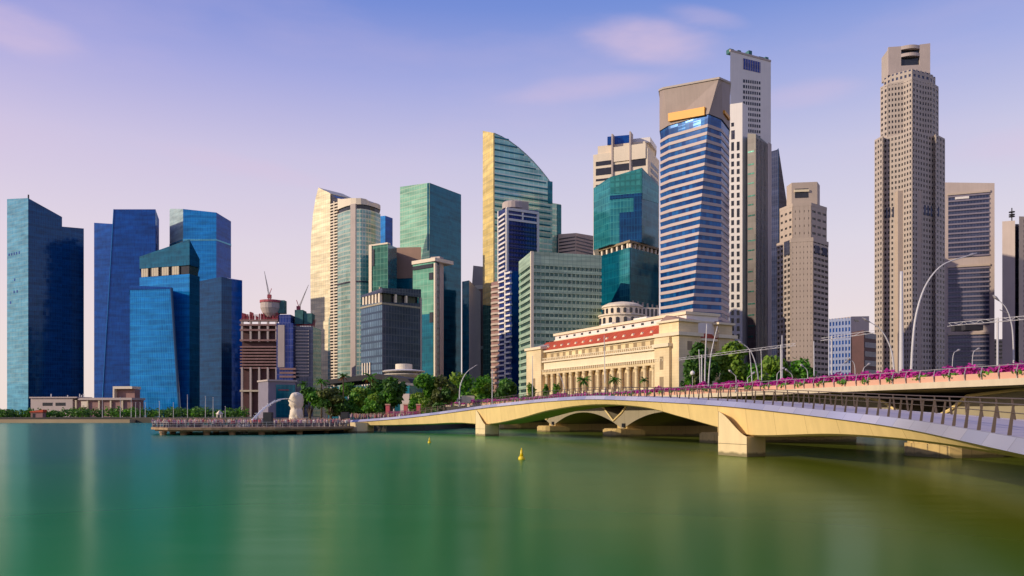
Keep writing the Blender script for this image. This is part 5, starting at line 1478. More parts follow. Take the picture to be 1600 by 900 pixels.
while s > S0 + 3:
    D_ = B(s)[1]
    near = D_ < 130
    px_ = 800 + F * B(s, 1.0)[0] / D_
    hgt = rng.choice([.85, 1.0, 1.2, 1.35]) if near else rng.choice([.8, 1.0, 1.2])
    place = 'above the right hand arches' if s > -20 else ('above the big near pier' if s > -50 else ('in front of the green trees' if s > -85 else ('in front of the hotel columns' if s > -130 else 'at the far end of the bridge')))
    planter(*B(s, 1.05), 6.98, ang, 3.3, 620 if near else 300, hgt, .17 if near else .22, 100 + k, 'magenta bougainvillea planter %s on the road bridge edge' % place, 'flower planters on the road bridge ' + place)
    s -= 3.5; k += 1
# approach road falling away beyond the far end
mb = MB()
A_, Bq, C_, D_ = (-14.0, 249.0), (14.0, 258.0), (2.0, 300.0), (-56.0, 276.0)
mb.prism([D_, A_, Bq, C_], GZ - 1, [4.2, 6.95, 6.95, 5.5])
tag(mb.build('approach_road', M['asphalt']), kind='structure')
for k in range(9):
    t_ = (k + .5) / 9
    x, y = A_[0] + (D_[0] - A_[0]) * t_, A_[1] + (D_[1] - A_[1]) * t_
    planter(x, y, 6.98 - 2.7 * t_, math.atan2(D_[1] - A_[1], D_[0] - A_[0]), 4.2, 110, .8, .2, 400 + k, 'pink bougainvillea planter on the sloping approach road beyond the bridges', 'planters on the approach road')

# ------------------------------------------------------------------ curved footbridge
CT = [(17.5, 26, 3.06, 2.32), (22.3, 45, 3.71, 2.45), (23.6, 60, 4.31, 2.42), (22.3, 75.5, 5.12, 1.95), (20.8, 83, 5.50, 2.67), (18.5, 90, 5.85, 3.71), (15.6, 98.5, 6.22, 4.85),
      (11, 112, 6.66, 5.32), (5.5, 126, 6.58, 4.6), (.6, 137.5, 6.25, 3.2), (-4.9, 149, 5.8, 2.15), (-11.3, 158.5, 5.05, 2.3), (-18, 166, 4.27, 1.95), (-26, 172.6, 3.5, 1.65), (-34, 178, 2.93, 1.5), (-40, 181.5, 2.64, 1.4)]
first = (16.2, 17, 2.75, 2.2)
CT = [first] + CT
def cat(p0, p1, p2, p3, t):
    return tuple(.5 * (2 * b + (c - a) * t + (2 * a - 5 * b + 4 * c - d) * t * t + (3 * b - a - 3 * c + d) * t ** 3) for a, b, c, d in zip(p0, p1, p2, p3))
samp = []
for i in range(len(CT) - 1):
    p0, p1, p2, p3 = CT[max(i - 1, 0)], CT[i], CT[i + 1], CT[min(i + 2, len(CT) - 1)]
    nn_ = max(2, int(math.dist(p1[:2], p2[:2]) / 1.2))
    for k in range(nn_): samp.append(cat(p0, p1, p2, p3, k / nn_))
samp.append(CT[-1])
acc = [0]
for a, b in zip(samp, samp[1:]): acc.append(acc[-1] + math.dist(a[:2], b[:2]))
def J(u, w=0, dz=0.0, col=2):
    """point on the footbridge: arc length, offset towards the far side, height over deck (col 2) or soffit (col 3)"""
    i = max(0, min(len(acc) - 2, next((k for k in range(len(acc) - 1) if acc[k + 1] >= u), len(acc) - 2)))
    f_ = (u - acc[i]) / (acc[i + 1] - acc[i])
    a, b = samp[i], samp[i + 1]
    p = [a[k] + (b[k] - a[k]) * f_ for k in range(4)]
    i0, i1 = max(i - 1, 0), min(i + 2, len(samp) - 1)
    T = Vector((samp[i1][0] - samp[i0][0], samp[i1][1] - samp[i0][1])).normalized()
    return Vector((p[0] + T.y * w, p[1] - T.x * w, p[col] + dz))
JL = acc[-1]
fb = thing('footbridge', 'curved cream footbridge with lilac metal edge and slender leaning railings', 'footbridge', (11, 112, 0))
US = [JL * k / 170 for k in range(171)]
def sweep(name, prof, mat, closed=True, smooth=False):
    """prof: (w, dz, col) points of the section"""
    mb = MB()
    for a, b in zip(US, US[1:]):
        n_ = len(prof)
        for k in range(n_ if closed else n_ - 1):
            w0, z0, c0 = prof[k]; w1, z1, c1 = prof[(k + 1) % n_]
            mb.face([J(a, w0, z0, c0), J(a, w1, z1, c1), J(b, w1, z1, c1), J(b, w0, z0, c0)], [(a, 0), (a, .6), (b, .6), (b, 0)])
    return mb.build(name, mat, fb, smooth=smooth)
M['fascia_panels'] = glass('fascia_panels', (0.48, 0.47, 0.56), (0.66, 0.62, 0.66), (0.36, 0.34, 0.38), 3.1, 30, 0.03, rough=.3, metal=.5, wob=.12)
FW = 6.2
sweep('girder', [(.10, -.52, 2), (.42, 0.15, 3), (.75, 0, 3), (FW - .75, 0, 3), (FW - .42, .15, 3), (FW - .10, -.52, 2)], M['girder_concrete'])
sweep('deck', [(.3, -.03, 2), (.3, -.5, 2), (FW - .3, -.5, 2), (FW - .3, -.03, 2)], M['deck_paving'])
sweep('near_fascia', [(.32, 0, 2), (.22, .02, 2), (-.12, -.50, 2), (.1, -.52, 2)], M['fascia_panels'])
sweep('far_fascia', [(FW - .32, 0, 2), (FW - .22, .02, 2), (FW + .12, -.50, 2), (FW - .1, -.52, 2)], M['fascia_panels'])
def post(u, side):
    w0, w1 = (.36, .50) if side == 0 else (FW - .36, FW - .50)
    a, b = J(u, w0, 0), J(u, w1, 1.18)
    t = (J(min(u + .3, JL), w0) - J(max(u - .3, 0), w0)).normalized()
    nn_ = Vector((t.y, -t.x, 0)).normalized()
    mb = MB()
    pa = [a + t * x + nn_ * y for x, y in ((-.035, -.07), (.035, -.07), (.035, .07), (-.035, .07))]
    pb = [b + t * x + nn_ * y for x, y in ((-.03, -.035), (.03, -.035), (.03, .035), (-.03, .035))]
    for k in range(4):
        j = (k + 1) % 4
        mb.face([pa[k], pa[j], pb[j], pb[k]])
    mb.face(pb); mb.face(pa[::-1])
    return mb
u = 2.0; nn0 = 0
rest = MB()
while u < JL - 1:
    for side in (0, 1):
        mb = post(u, side)
        if nn0 < 100: mb.build('railing_post', M['bronze_metal'], fb); nn0 += 1
        else:
            o_ = len(rest.v); rest.v += mb.v; rest.f += [tuple(i + o_ for i in f_) for f_ in mb.f]; rest.uv += mb.uv; rest.mi += mb.mi
    u += 1.95
tag(rest.build('far_railing_posts', M['bronze_metal'], fb), kind='stuff')
for side in (0, 1):
    for hz, rad, nm in ((1.18, .04, 'top_rail'), (.86, .022, 'middle_rail')):
        f_ = hz / 1.18; w_ = (.36 + .14 * f_) if side == 0 else (FW - .36 - .14 * f_)
        mb = MB(); mb.tube([J(q, w_, hz) for q in US], rad, 6); mb.build(nm, M['bronze_metal'], fb)
# piers: a broad blade whose prow runs up the girder side in a curve
def jpier(pc, px0, pxm, px1, Dm, ztop, zn):
    """pc: photo columns of left edge, fold, right edge at the water"""
    A0, Am, A1 = Vector(P(px0, Dm + 4.2)), Vector(P(pxm, Dm)), Vector(P(px1, Dm + 1.6))
    back = (Am.normalized() * 6.5) if px0 > 800 else Vector((.0, 1.0)) * 6.5
    mb = MB()
    n_ = 8
    mb.prism([tuple(A0), tuple(Am), tuple(A1), tuple(A1 + back), tuple(A0 + back)], -3, zn)
    # prow: height falls in an S curve from the left edge to the fold
    for k in range(n_):
        a, b = k / n_, (k + 1) / n_
        sc_ = lambda t: zn + (ztop - zn) * (1 - (3 * t ** 2 - 2 * t ** 3) * .55 - t * .45)
        pa, pb = A0.lerp(Am, a), A0.lerp(Am, b)
        qa, qb = pa + back * .55, pb + back * .55
        za, zb = sc_(a), sc_(b)
        mb.face([tuple(pa) + (zn,), tuple(pb) + (zn,), tuple(pb) + (zb,), tuple(pa) + (za,)], [(a, zn), (b, zn), (b, zb), (a, za)])
        mb.face([tuple(pa) + (za,), tuple(pb) + (zb,), tuple(qb) + (zb,), tuple(qa) + (za,)])
        mb.face([tuple(qb) + (zn,), tuple(qa) + (zn,), tuple(qa) + (za,), tuple(qb) + (zb,)])
    mb.face([tuple(A0 + back * .55) + (zn,), tuple(A0) + (zn,), tuple(A0) + (ztop,), tuple(A0 + back * .55) + (ztop,)])
    pr = mb.build('pier', M['pier_concrete'], fb)
    mb = MB()
    e = (Am - A0).normalized(); n2 = Vector((e.y, -e.x))
    for z_ in (zn * .62,):
        pts = [tuple(A0 + n2 * .01) + (z_,), tuple(Am + n2 * .01) + (z_,)]
        mb.tube(pts, .022, 4)
    mb.tube([tuple(Am + Vector((0, -.01))) + (-.5,), tuple(Am + Vector((0, -.01))) + (zn,)], .025, 4)
    mb.build('joint_line', M['bronze_metal'], pr)
jpier(None, 1122, 1167, 1196, 75.0, 4.35, 1.90)
jpier(None, 743, 758, 779, 148.4, 5.0, 2.15)
mb = MB()
ab = [P(537, 180), P(545, 176.5), P(558, 175.5), P(574, 177), P(584, 181), P(560, 187)]
mb.prism(ab, -2, 2.3); mb.build('abutment', M['pier_concrete'], fb)

# ------------------------------------------------------------------ trees and palms
def tree(label, px, D, ptop, wpx, mats, seed, zb=GZ, group=None, n=1500, lean=0.0, name='tree', low=.32):
    rg = random.Random(seed)
    x, y = P(px, D)
    ht = Z(ptop, D) - zb; rw = wpx / F * D / 2
    q = thing(name, label, 'tree', (x, y, zb), group)
    mb = MB()
    zc = zb + ht * (low + .12)
    mb.tube([(x, y, zb - .2), (x + lean * .3, y, zb + ht * .2), (x + lean, y, zc + ht * .15)], [ht * .035 + .1, ht * .025 + .07, ht * .012 + .04], 7)
    lobes = []
    for k in range(9):
        a = k * 2.4 + rg.random(); rr_ = rw * rg.uniform(.25, .68); zz_ = zb + ht * rg.uniform(low + .1, .84)
        c = (x + lean + math.cos(a) * rr_, y + math.sin(a) * rr_ * .8, zz_)
        lobes.append((c, (rw * rg.uniform(.34, .52), rw * rg.uniform(.34, .5), ht * rg.uniform(.12, .2))))
        mb.tube([(x + lean * .4, y, zb + ht * (low - .06)), tuple((Vector((x + lean, y, zc)) + Vector(c)) / 2), c], [ht * .014 + .04, .07, .03], 5)
    lobes.append(((x + lean, y, zb + ht * .86), (rw * .5, rw * .45, ht * .15)))
    mb.build('trunk', M['bark'], q)
    mb = MB()
    per = n // len(lobes)
    for k, (c, rd) in enumerate(lobes):
        leaves(mb, c, rd, per, .022 * ht + .16, rg, shell=.5, mi=0 if rg.random() < .62 else len(mats) - 1)
    mb.build('crown', [M[m_] for m_ in mats], q)
    return q
def palm(label, px, D, ptop, wpx, mats, seed, zb=GZ, group=None, cat='palm'):
    rg = random.Random(seed)
    x, y = P(px, D); ht = Z(ptop, D) - zb; rw = wpx / F * D / 2
    q = thing('palm_tree', label, cat, (x, y, zb), group)
    zt = zb + ht - rw * .55
    mb = MB(); mb.tube([(x, y, zb - .2), (x + .15, y, (zb + zt) / 2), (x, y, zt)], [.28, .2, .16], 7); mb.build('trunk', M['bark'], q)
    mb = MB()
    for k in range(22):
        a = k * 2.399; el_ = rg.uniform(-.3, 1.1)
        prev = Vector((x, y, zt)); d = Vector((math.cos(a) * math.cos(el_), math.sin(a) * math.cos(el_), math.sin(el_)))
        mi = len(mats) - 1 if el_ < .0 else 0
        Lf = rw * rg.uniform(.85, 1.15)
        for sgm in range(6):
            nx_ = prev + d * Lf / 6
            d = (d + Vector((0, 0, -.26))).normalized()
            sd = d.cross(Vector((0, 0, 1))).normalized() * Lf * .16 * (1 - abs(sgm - 2.3) / 5)
            dr = Vector((0, 0, -Lf * .07))
            mb.face([prev, nx_, nx_ + sd + dr, prev + sd * .9 + dr], [(0, 0)] * 4, mi)
            mb.face([nx_, prev, prev - sd * .9 + dr, nx_ - sd + dr], [(0, 0)] * 4, mi)
            prev = nx_
    mb.build('crown', [M[m_] for m_ in mats], q)
    return q
DK, GR, LM, OL = ['leaf_dark', 'leaf_green'], ['leaf_green', 'leaf_lime'], ['leaf_lime', 'leaf_green'], ['leaf_olive', 'leaf_dark']
G_W = 'waterfront trees behind the jetty'
tree('dark broad tree directly right of the spouting statue', 484, 208, 604, 46, DK, 21, group=G_W, n=2200, low=.12)
tree('olive bushy tree, second to the right of the statue', 517, 204, 605, 54, OL, 22, group=G_W, n=2200, low=.12)
tree('bright green bushy tree in front of the dark glass hall', 562, 206, 604, 52, GR, 23, group=G_W, n=2200, low=.12)
tree('small dark tree between two palms before the glass hall', 540, 214, 599, 39, DK, 24, group=G_W, n=2200, low=.12)
tree('tall dark rounded tree at the gable end of the glass hall', 610, 208, 589, 52, DK, 25, group=G_W, n=3000, low=.12)
tree('dark leafy tree hiding the middle of the glass hall', 588, 216, 593, 44, DK, 26, group=G_W, n=2200, low=.12)
tree('low green shrub tree beside the tall dark rounded tree', 584, 198, 615, 39, GR, 27, group=G_W, n=2200, low=.12)
tree('bright green spreading tree right of the glass hall', 662, 236, 583, 57, GR, 28, group=G_W, n=3000, low=.12)
tree('olive brown spreading tree right of the bright green one', 690, 232, 587, 49, OL, 29, group=G_W, n=2400, low=.12)
tree('low lime green bush under the olive brown tree', 665, 200, 621, 26, LM, 30, group=G_W, n=700, low=.1)
tree('green tree behind the cream lorry', 716, 300, 582, 59, GR, 31, group=G_W, n=2200, low=.12)
tree('green tree at the foot of the white zigzag block', 758, 310, 586, 57, GR, 32, group=G_W, n=2200, low=.12)
tree('dark green tree left of the hotel corner', 790, 300, 591, 44, DK, 33, group=G_W, n=2200, low=.12)
G_H = 'clipped trees before the hotel columns'
tree('rounded clipped tree at the left corner of the hotel', 828, 285, 598, 22, GR, 34, zb=4, group=G_H, n=800, low=.2)
tree('small ball shaped tree before the first hotel columns', 853, 280, 600, 10, DK, 35, zb=4, group=G_H, n=500, low=.3)
tree('small leafy tree right of the ball shaped tree', 868, 278, 598, 14, GR, 36, zb=4, group=G_H, n=500, low=.3)
palm('bushy palm before the middle of the hotel columns', 912, 262, 587, 28, ['leaf_green', 'leaf_dark'], 37, zb=4, group='palms before the hotel')
palm('second bushy palm, right of the middle hotel columns', 960, 258, 586, 26, ['leaf_green', 'leaf_olive'], 38, zb=4, group='palms before the hotel')
palm('small palm at the right end of the hotel columns', 1006, 254, 588, 18, ['leaf_dark', 'leaf_green'], 39, zb=4, group='palms before the hotel')
G_R = 'trees beside the short hotel side'
tree('tall very dark tree against the corner of the hotel', 1092, 246, 536, 54, ['leaf_dark', 'leaf_olive'], 41, group=G_R, n=5000, low=.12)
tree('big bright green tree right of the very dark one', 1146, 250, 534, 72, ['leaf_green', 'leaf_green', 'leaf_lime'], 42, group=G_R, n=6500, low=.12)
tree('green tree in front of the dark blue wedge tower', 1207, 262, 556, 74, GR, 43, group=G_R, n=3600, low=.12)
tree('lime green low tree at the foot of the stepped beige tower', 1250, 258, 560, 66, LM, 44, group=G_R, n=3000, low=.12)
tree('small dark shrub tree under the very dark tree', 1072, 240, 578, 22, DK, 45, group=G_R, n=700, low=.15)
tree('small green tree between the two big green trees', 1180, 244, 568, 48, GR, 46, group=G_R, n=1200, low=.15)
palm('tall palm with rusty fronds, right of the middle of the trees', 578, 212, 583, 26, ['leaf_green', 'leaf_rust'], 51, group='palms on the waterfront')
palm('tall palm with rusty skirt, before the left end of the glass hall', 536, 210, 582, 24, ['leaf_dark', 'leaf_rust'], 52, group='palms on the waterfront')
palm('leaning green palm before the cream sail tower', 502, 214, 590, 26, ['leaf_green', 'leaf_olive'], 53, group='palms on the waterfront')
palm('dark palm rising just above the statue', 474, 212, 594, 20, ['leaf_dark', 'leaf_green'], 54, group='palms on the waterfront')
rg = random.Random(77)
mb = MB()
for k in range(150):
    px = rg.uniform(-60, 384); D = rg.uniform(425, 450)
    if 215 < px < 384 or True:
        x, y = P(px, D); h_ = rg.uniform(3.5, 6.0) if px > 95 else rg.uniform(3.0, 5.0)
        leaves(mb, (x, y, GZ + h_ * .5), (rg.uniform(2.2, 4), 2.5, h_ * .55), 60, .55, rg, mi=rg.choice([0, 0, 1]))
tag(mb.build('far_shore_trees', [M['leaf_dark'], M['leaf_green']]), kind='stuff')
mb = MB()
for k in range(70):
    px = rg.uniform(640, 860); D = rg.uniform(262, 275)
    x, y = P(px, D); leaves(mb, (x, y, GZ + 2.2), (2.6, 2, 2.4), 50, .4, rg, mi=rg.choice([0, 1]))
tag(mb.build('roadside_shrubbery', [M['leaf_green'], M['leaf_dark']]), kind='stuff')

# flagpoles on the far promenade
for px, py in ((205, 627), (212, 630), (219, 630), (227, 630), (249, 628), (271, 630), (293, 618), (321, 620), (333, 622), (352, 636), (160, 622), (188, 622)):
    D = 408.0; x, y = P(px, D)
    q = thing('flagpole', 'thin white pole on the far promenade before the blue towers', 'pole', (x, y, GZ), 'poles along the far promenade')
    mb = MB(); mb.tube([(x, y, GZ), (x, y, Z(py, D))], [.16, .09], 5); mb.build('pole', M['white_metal'], q)
    mb = MB(); mb.lathe(x, y, [(.1, Z(py, D)), (.28, Z(py, D) + .2), (.05, Z(py, D) + .5)], 8); mb.build('finial', M['white_metal'], q)
x, y = P(343, 400)
q = thing('ticket_booth', 'small cream booth with a pointed roof on the far promenade', 'booth', (x, y, GZ))
mb = MB(); mb.box(x - 1.2, x + 1.2, y - 1.2, y + 1.2, GZ, 4.4); mb.build('wall', M['cream_wall'], q)
mb = MB(); mb.lathe(x, y, [(2.0, 4.4), (.2, 6.2)], 4); mb.build('roof', M['cream_wall'], q)
mb = MB(); mb.box(x - .5, x + .5, y - 1.3, y - 1.19, GZ, 4.0); mb.build('door', M['window_dark'], q)
x, y = P(60, 404)
q = thing('site_hut', 'small orange brown hut on the sandy far shore', 'hut', (x, y, GZ))
mb = MB(); mb.box(x - 3, x + 3, y - 1.5, y + 1.5, GZ, 5.2); mb.build('wall', M['raw_concrete'], q)
mb = MB(); roof_f = Frame((x - 3.4, y - 1.6), (x + 3.4, y - 1.6)); roof_f.outline(mb, [(0, 5.2), (6.8, 5.2), (6.8, 6.6), (0, 5.6)], -3.2, .3); mb.build('roof', M['roof_tile'], q)
mb = MB(); mb.box(x - 2, x - .8, y - 1.6, y - 1.49, GZ, 4.6); mb.build('door', M['window_dark'], q)

# ------------------------------------------------------------------ jetty, statue, crowd
jt = thing('jetty', 'long timber jetty on stubby piles reaching out into the bay', 'jetty', (P(390, 165)[0], 165, 0))
edge = [P(236, 160), P(262, 153), P(330, 154), P(430, 157), P(500, 163), P(548, 172)]
deck = edge + [P(560, 186), P(500, 200), P(400, 200), P(300, 186), P(245, 172)]
mb = MB(); mb.prism(deck, 1.05, 1.5); mb.build('deck', M['timber'], jt)
mb = MB(); mb.prism(grow(deck, -.7), .75, 1.049); mb.build('deck_beam', M['timber'], jt)
for px, D in ((255, 156), (287, 156), (323, 156), (363, 157), (409, 158.5), (468, 163), (296, 168), (338, 170), (382, 172), (430, 172), (270, 166), (510, 176)):
    x, y = P(px, D); mb = MB(); mb.lathe(x, y, [(.62, -2.0), (.62, .75)], 12); mb.lathe(x, y, [(.75, .45), (.75, .76)], 12); mb.build('pile', M['timber'], jt)
k = 0
for a, b in zip(edge, edge[1:]):
    f_ = Frame(a, b); n_ = int(f_.L / 1.5)
    for i in range(n_):
        mb = MB(); t = f_.L * i / n_; f_.box(mb, t, t + .09, 1.5, 2.55, -.32, -.23); mb.build('railing_post', M['grey_metal'], jt); k += 1
    mb = MB(); f_.box(mb, 0, f_.L, 2.5, 2.58, -.36, -.2); f_.box(mb, 0, f_.L, 2.05, 2.1, -.31, -.25); mb.build('rail', M['grey_metal'], jt)

# statue: one continuous carved figure, head over a scaled body rising from carved waves
sx_, sy_ = P(463, 186)
st = thing('fountain_statue', 'cream white lion headed statue spouting water from its mouth', 'statue', (sx_, sy_, 1.5))
mb = MB(); mb.lathe(sx_, sy_, [(2.0, 1.5), (2.0, 2.1), (1.75, 2.15), (1.75, 2.7)], 20); mb.build('plinth', M['glass_slate'], st)
mb = MB()
prof = [(1.55, 2.7), (1.62, 3.0), (1.42, 3.4), (1.5, 3.7), (1.46, 4.1), (1.46, 4.5), (1.36, 5.0), (1.20, 5.4), (1.30, 5.8), (1.44, 6.2), (1.48, 6.7), (1.50, 7.2), (1.48, 7.7), (1.42, 8.2), (1.26, 8.65), (.98, 8.98), (.5, 9.2), (.02, 9.26)]
n_ = 40; base = 0
for r0, z_ in prof:
    for k in range(n_):
        a = 2 * math.pi * k / n_
        r_ = r0
        if z_ < 4: r_ *= 1 + .16 * math.sin(6 * a + z_ * 4)                       # waves
        elif z_ < 5.6: r_ *= 1 + .05 * math.sin(10 * a + (z_ * 6))                # scales
        elif z_ < 9.0: r_ *= 1 + .15 * math.sin(9 * a + z_ * 5) * (1 - .7 * max(0, math.cos(a - math.pi)))   # mane locks
        f_ = max(0, math.cos(a - math.pi - .25))                                  # face looks left
        if 6.2 <= z_ <= 7.8: r_ += .32 * f_ ** 6 * (1 if z_ < 7.4 else .6)        # muzzle
        if 6.5 < z_ < 7.0: r_ -= .35 * f_ ** 14                                   # open mouth
        if 8.1 < z_ < 8.7: r_ += .28 * (max(0, math.cos(a - 2.2)) ** 10 + max(0, math.cos(a - 4.4)) ** 10)   # ears
        mb.v.append((sx_ + r_ * math.cos(a), sy_ + r_ * math.sin(a), z_))
for i in range(len(prof) - 1):
    for k in range(n_):
        a, b = i * n_ + k, i * n_ + (k + 1) % n_
        mb.f.append((a, b, b + n_, a + n_)); mb.uv.append([(0, 0)] * 4); mb.mi.append(0)
mb.build('figure', M['statue_white'], st, smooth=True)
for dz, s_ in ((7.45, 1), (7.45, -1)):
    a = math.pi + .25 + s_ * .42
    mb = MB(); mb.lathe(sx_ + 1.62 * math.cos(a), sy_ + 1.62 * math.sin(a), [(.02, dz - .13), (.16, dz), (.02, dz + .13)], 8); mb.build('eye', M['fullerton_shade'], st)
mw, wn_, wl_, wb = newmat('spray_water')
wb.inputs['Base Color'].default_value = (.85, .87, .88, 1); wb.inputs['Roughness'].default_value = .5
wt = wn_.new('ShaderNodeBsdfTransparent'); wm = wn_.new('ShaderNodeMixShader')
wtc = wn_.new('ShaderNodeTexCoord'); wno = wn_.new('ShaderNodeTexNoise'); wno.inputs['Scale'].default_value = 1.6; wno.inputs['Detail'].default_value = 4
wl_.new(wtc.outputs['Object'], wno.inputs[0])
wmr = wn_.new('ShaderNodeMapRange'); wmr.inputs['To Min'].default_value = .25; wmr.inputs['To Max'].default_value = .85; wl_.new(wno.outputs[0], wmr.inputs[0])
wl_.new(wmr.outputs[0], wm.inputs[0]); wl_.new(wt.outputs[0], wm.inputs[1]); wl_.new(wb.outputs[0], wm.inputs[2]); wl_.new(wm.outputs[0], wn_['Material Output'].inputs[0])
M['spray_water'] = mw
mb = MB()
x0, z0_ = sx_ - 1.9, Z(623, 186); x1, y1, z1 = P(384, 165)[0], 164, .3
pts, rad = [], []
for k in range(22):
    t = k / 21
    pts.append((x0 + (x1 - x0) * t, sy_ - .3 + (y1 - sy_) * t, z0_ + (z1 - z0_) * t ** 2.0)); rad.append(.16 + .34 * t)
mb.tube(pts, [q_ * .62 for q_ in rad], 9)
rj = random.Random(12)
for p_, q_ in list(zip(pts, rad))[4:]: leaves(mb, p_, (q_ * 1.5, q_ * 1.5, q_ * 1.7), 14, .09 + q_ * .16, rj, shell=.2)
tag(mb.build('water_jet', M['spray_water'], smooth=True), 'white arc of water from the statue mouth into the bay', 'water jet')
mb = MB(); rg = random.Random(4)
leaves(mb, (x1, y1, 1.4), (1.7, 1.3, 1.6), 380, .16, rg, shell=.15)
tag(mb.build('spray_cloud', M['spray_water']), kind='stuff')

pal = [(.55, .30, .28), (.62, .50, .42), (.50, .12, .14), (.70, .62, .55), (.12, .12, .18), (.45, .25, .35), (.65, .40, .22)]
cm_ = [plain('clothes_%s' % w_, c, .8) for w_, c in zip(('pink', 'cream', 'red', 'white', 'navy', 'mauve', 'orange'), pal)]
skin = plain('skin', (.42, .25, .16), .6); trou = plain('trousers', (.10, .09, .11), .8)
def person_mesh(mb, x, y, z, h, mi, a, step):
    c, s = math.cos(a), math.sin(a)
    W = lambda dx, dy, dz: (x + dx * c - dy * s, y + dx * s + dy * c, z + dz * h)
    for sd in (-1, 1):
        mb.tube([W(sd * .09, step * sd, 0), W(sd * .09, step * sd * .5, .26), W(sd * .08, 0, .5)], [.055, .065, .095], 6, mi=8)
        mb.tube([W(sd * .21, .02, .80), W(sd * .25, .0, .62), W(sd * .23, .10, .46)], [.058, .048, .036], 5, mi=mi)
    mb.tube([W(0, 0, .47), W(0, 0, .62), W(0, 0, .78), W(0, 0, .835), W(0, 0, .87)], [.15, .15, .19, .12, .055], 8, mi=mi)
    mb.tube([W(0, .01, .86), W(0, .02, .89), W(0, .02, .94), W(0, .01, .985), W(0, 0, 1.0)], [.05, .085, .105, .08, .02], 8, mi=7)
mb = MB(); rg = random.Random(9); cnt = 0
fdeck = Frame(P(240, 160), P(548, 172))
while cnt < 420:
    px = rg.uniform(238, 640)
    if px < 548:
        k_ = next(i for i in range(len(edge)) if (edge[i][0] / edge[i][1] * F + 800) >= px) if px > 236 else 1
        D = 157 + (px - 236) / 312 * 12 + rg.random() ** 1.6 * (14 if px < 300 else 24)
        z_ = 1.5
    else:
        D = rg.uniform(186, 196); z_ = GZ
    x, y = P(px, D)
    if D < 200 and math.hypot(x - sx_, y - sy_) < 3: continue
    person_mesh(mb, x, y, z_, rg.uniform(1.5, 1.82), rg.randrange(7), rg.random() * 6.3, rg.uniform(-.12, .12)); cnt += 1
tag(mb.build('crowd', cm_ + [skin, trou]), kind='stuff')
for lab, px, D, wd, y0, y1 in (('black notice box on the jetty left of the statue', 419, 162, 1.8, 1.5, 4.5), ('black notice box beside the trees at the jetty root', 539, 178, 1.7, 1.5, 4.6)):
    x, y = P(px, D); q = thing('notice_box', lab, 'notice box', (x, y, y0))
    mb = MB(); mb.box(x - wd / 2, x + wd / 2, y - .5, y + .5, y0 + .25, y1); mb.build('cabinet', M['dark_metal'], q)
    mb = MB(); mb.box(x - wd / 2 + .12, x + wd / 2 - .12, y - .53, y - .49, y0 + .6, y1 - .2); mb.build('panel', M['window_dark'], q)
    for sd in (-1, 1):
        mb = MB(); mb.box(x + sd * wd * .4 - .08, x + sd * wd * .4 + .08, y - .3, y + .3, y0, y0 + .25); mb.build('foot', M['grey_metal'], q)

# ------------------------------------------------------------------ landing by the footbridge: pink posts and fence
for lab, px in (('pink pillar at the left end of the magenta fence', 606), ('pink pillar in the middle of the magenta fence', 634), ('pink pillar at the right end of the magenta fence', 654)):
    D = 192; x, y = P(px, D); q = thing('pillar', lab, 'pillar', (x, y, GZ), 'pink pillars by the footbridge')
    mb = MB(); mb.box(x - .45, x + .45, y - .45, y + .45, GZ, 6.3); mb.build('shaft', M['cloth_red'], q)
    mb = MB(); mb.prism(grow([(x - .45, y - .45), (x + .45, y - .45), (x + .45, y + .45), (x - .45, y + .45)], .14), 6.3, 6.6); mb.build('cap', M['pink_panel'], q)
fx = Frame(P(607, 191.5), P(654, 191.5))
q = thing('fence', 'low magenta picket fence between the pink pillars', 'fence', (P(630, 191.5)[0], 191.5, GZ))
M['magenta_paint'] = plain('magenta_paint', (.42, .02, .17), .6)
mb = MB(); nP = 26
for k in range(nP): fx.box(mb, fx.L * k / nP, fx.L * k / nP + .14, GZ, 4.9, -.05, .05)
mb.build('slats', M['magenta_paint'], q)
mb = MB(); fx.box(mb, 0, fx.L, 4.5, 4.65, .051, .1); fx.box(mb, 0, fx.L, 3.1, 3.25, .051, .1); mb.build('rail', M['magenta_paint'], q)

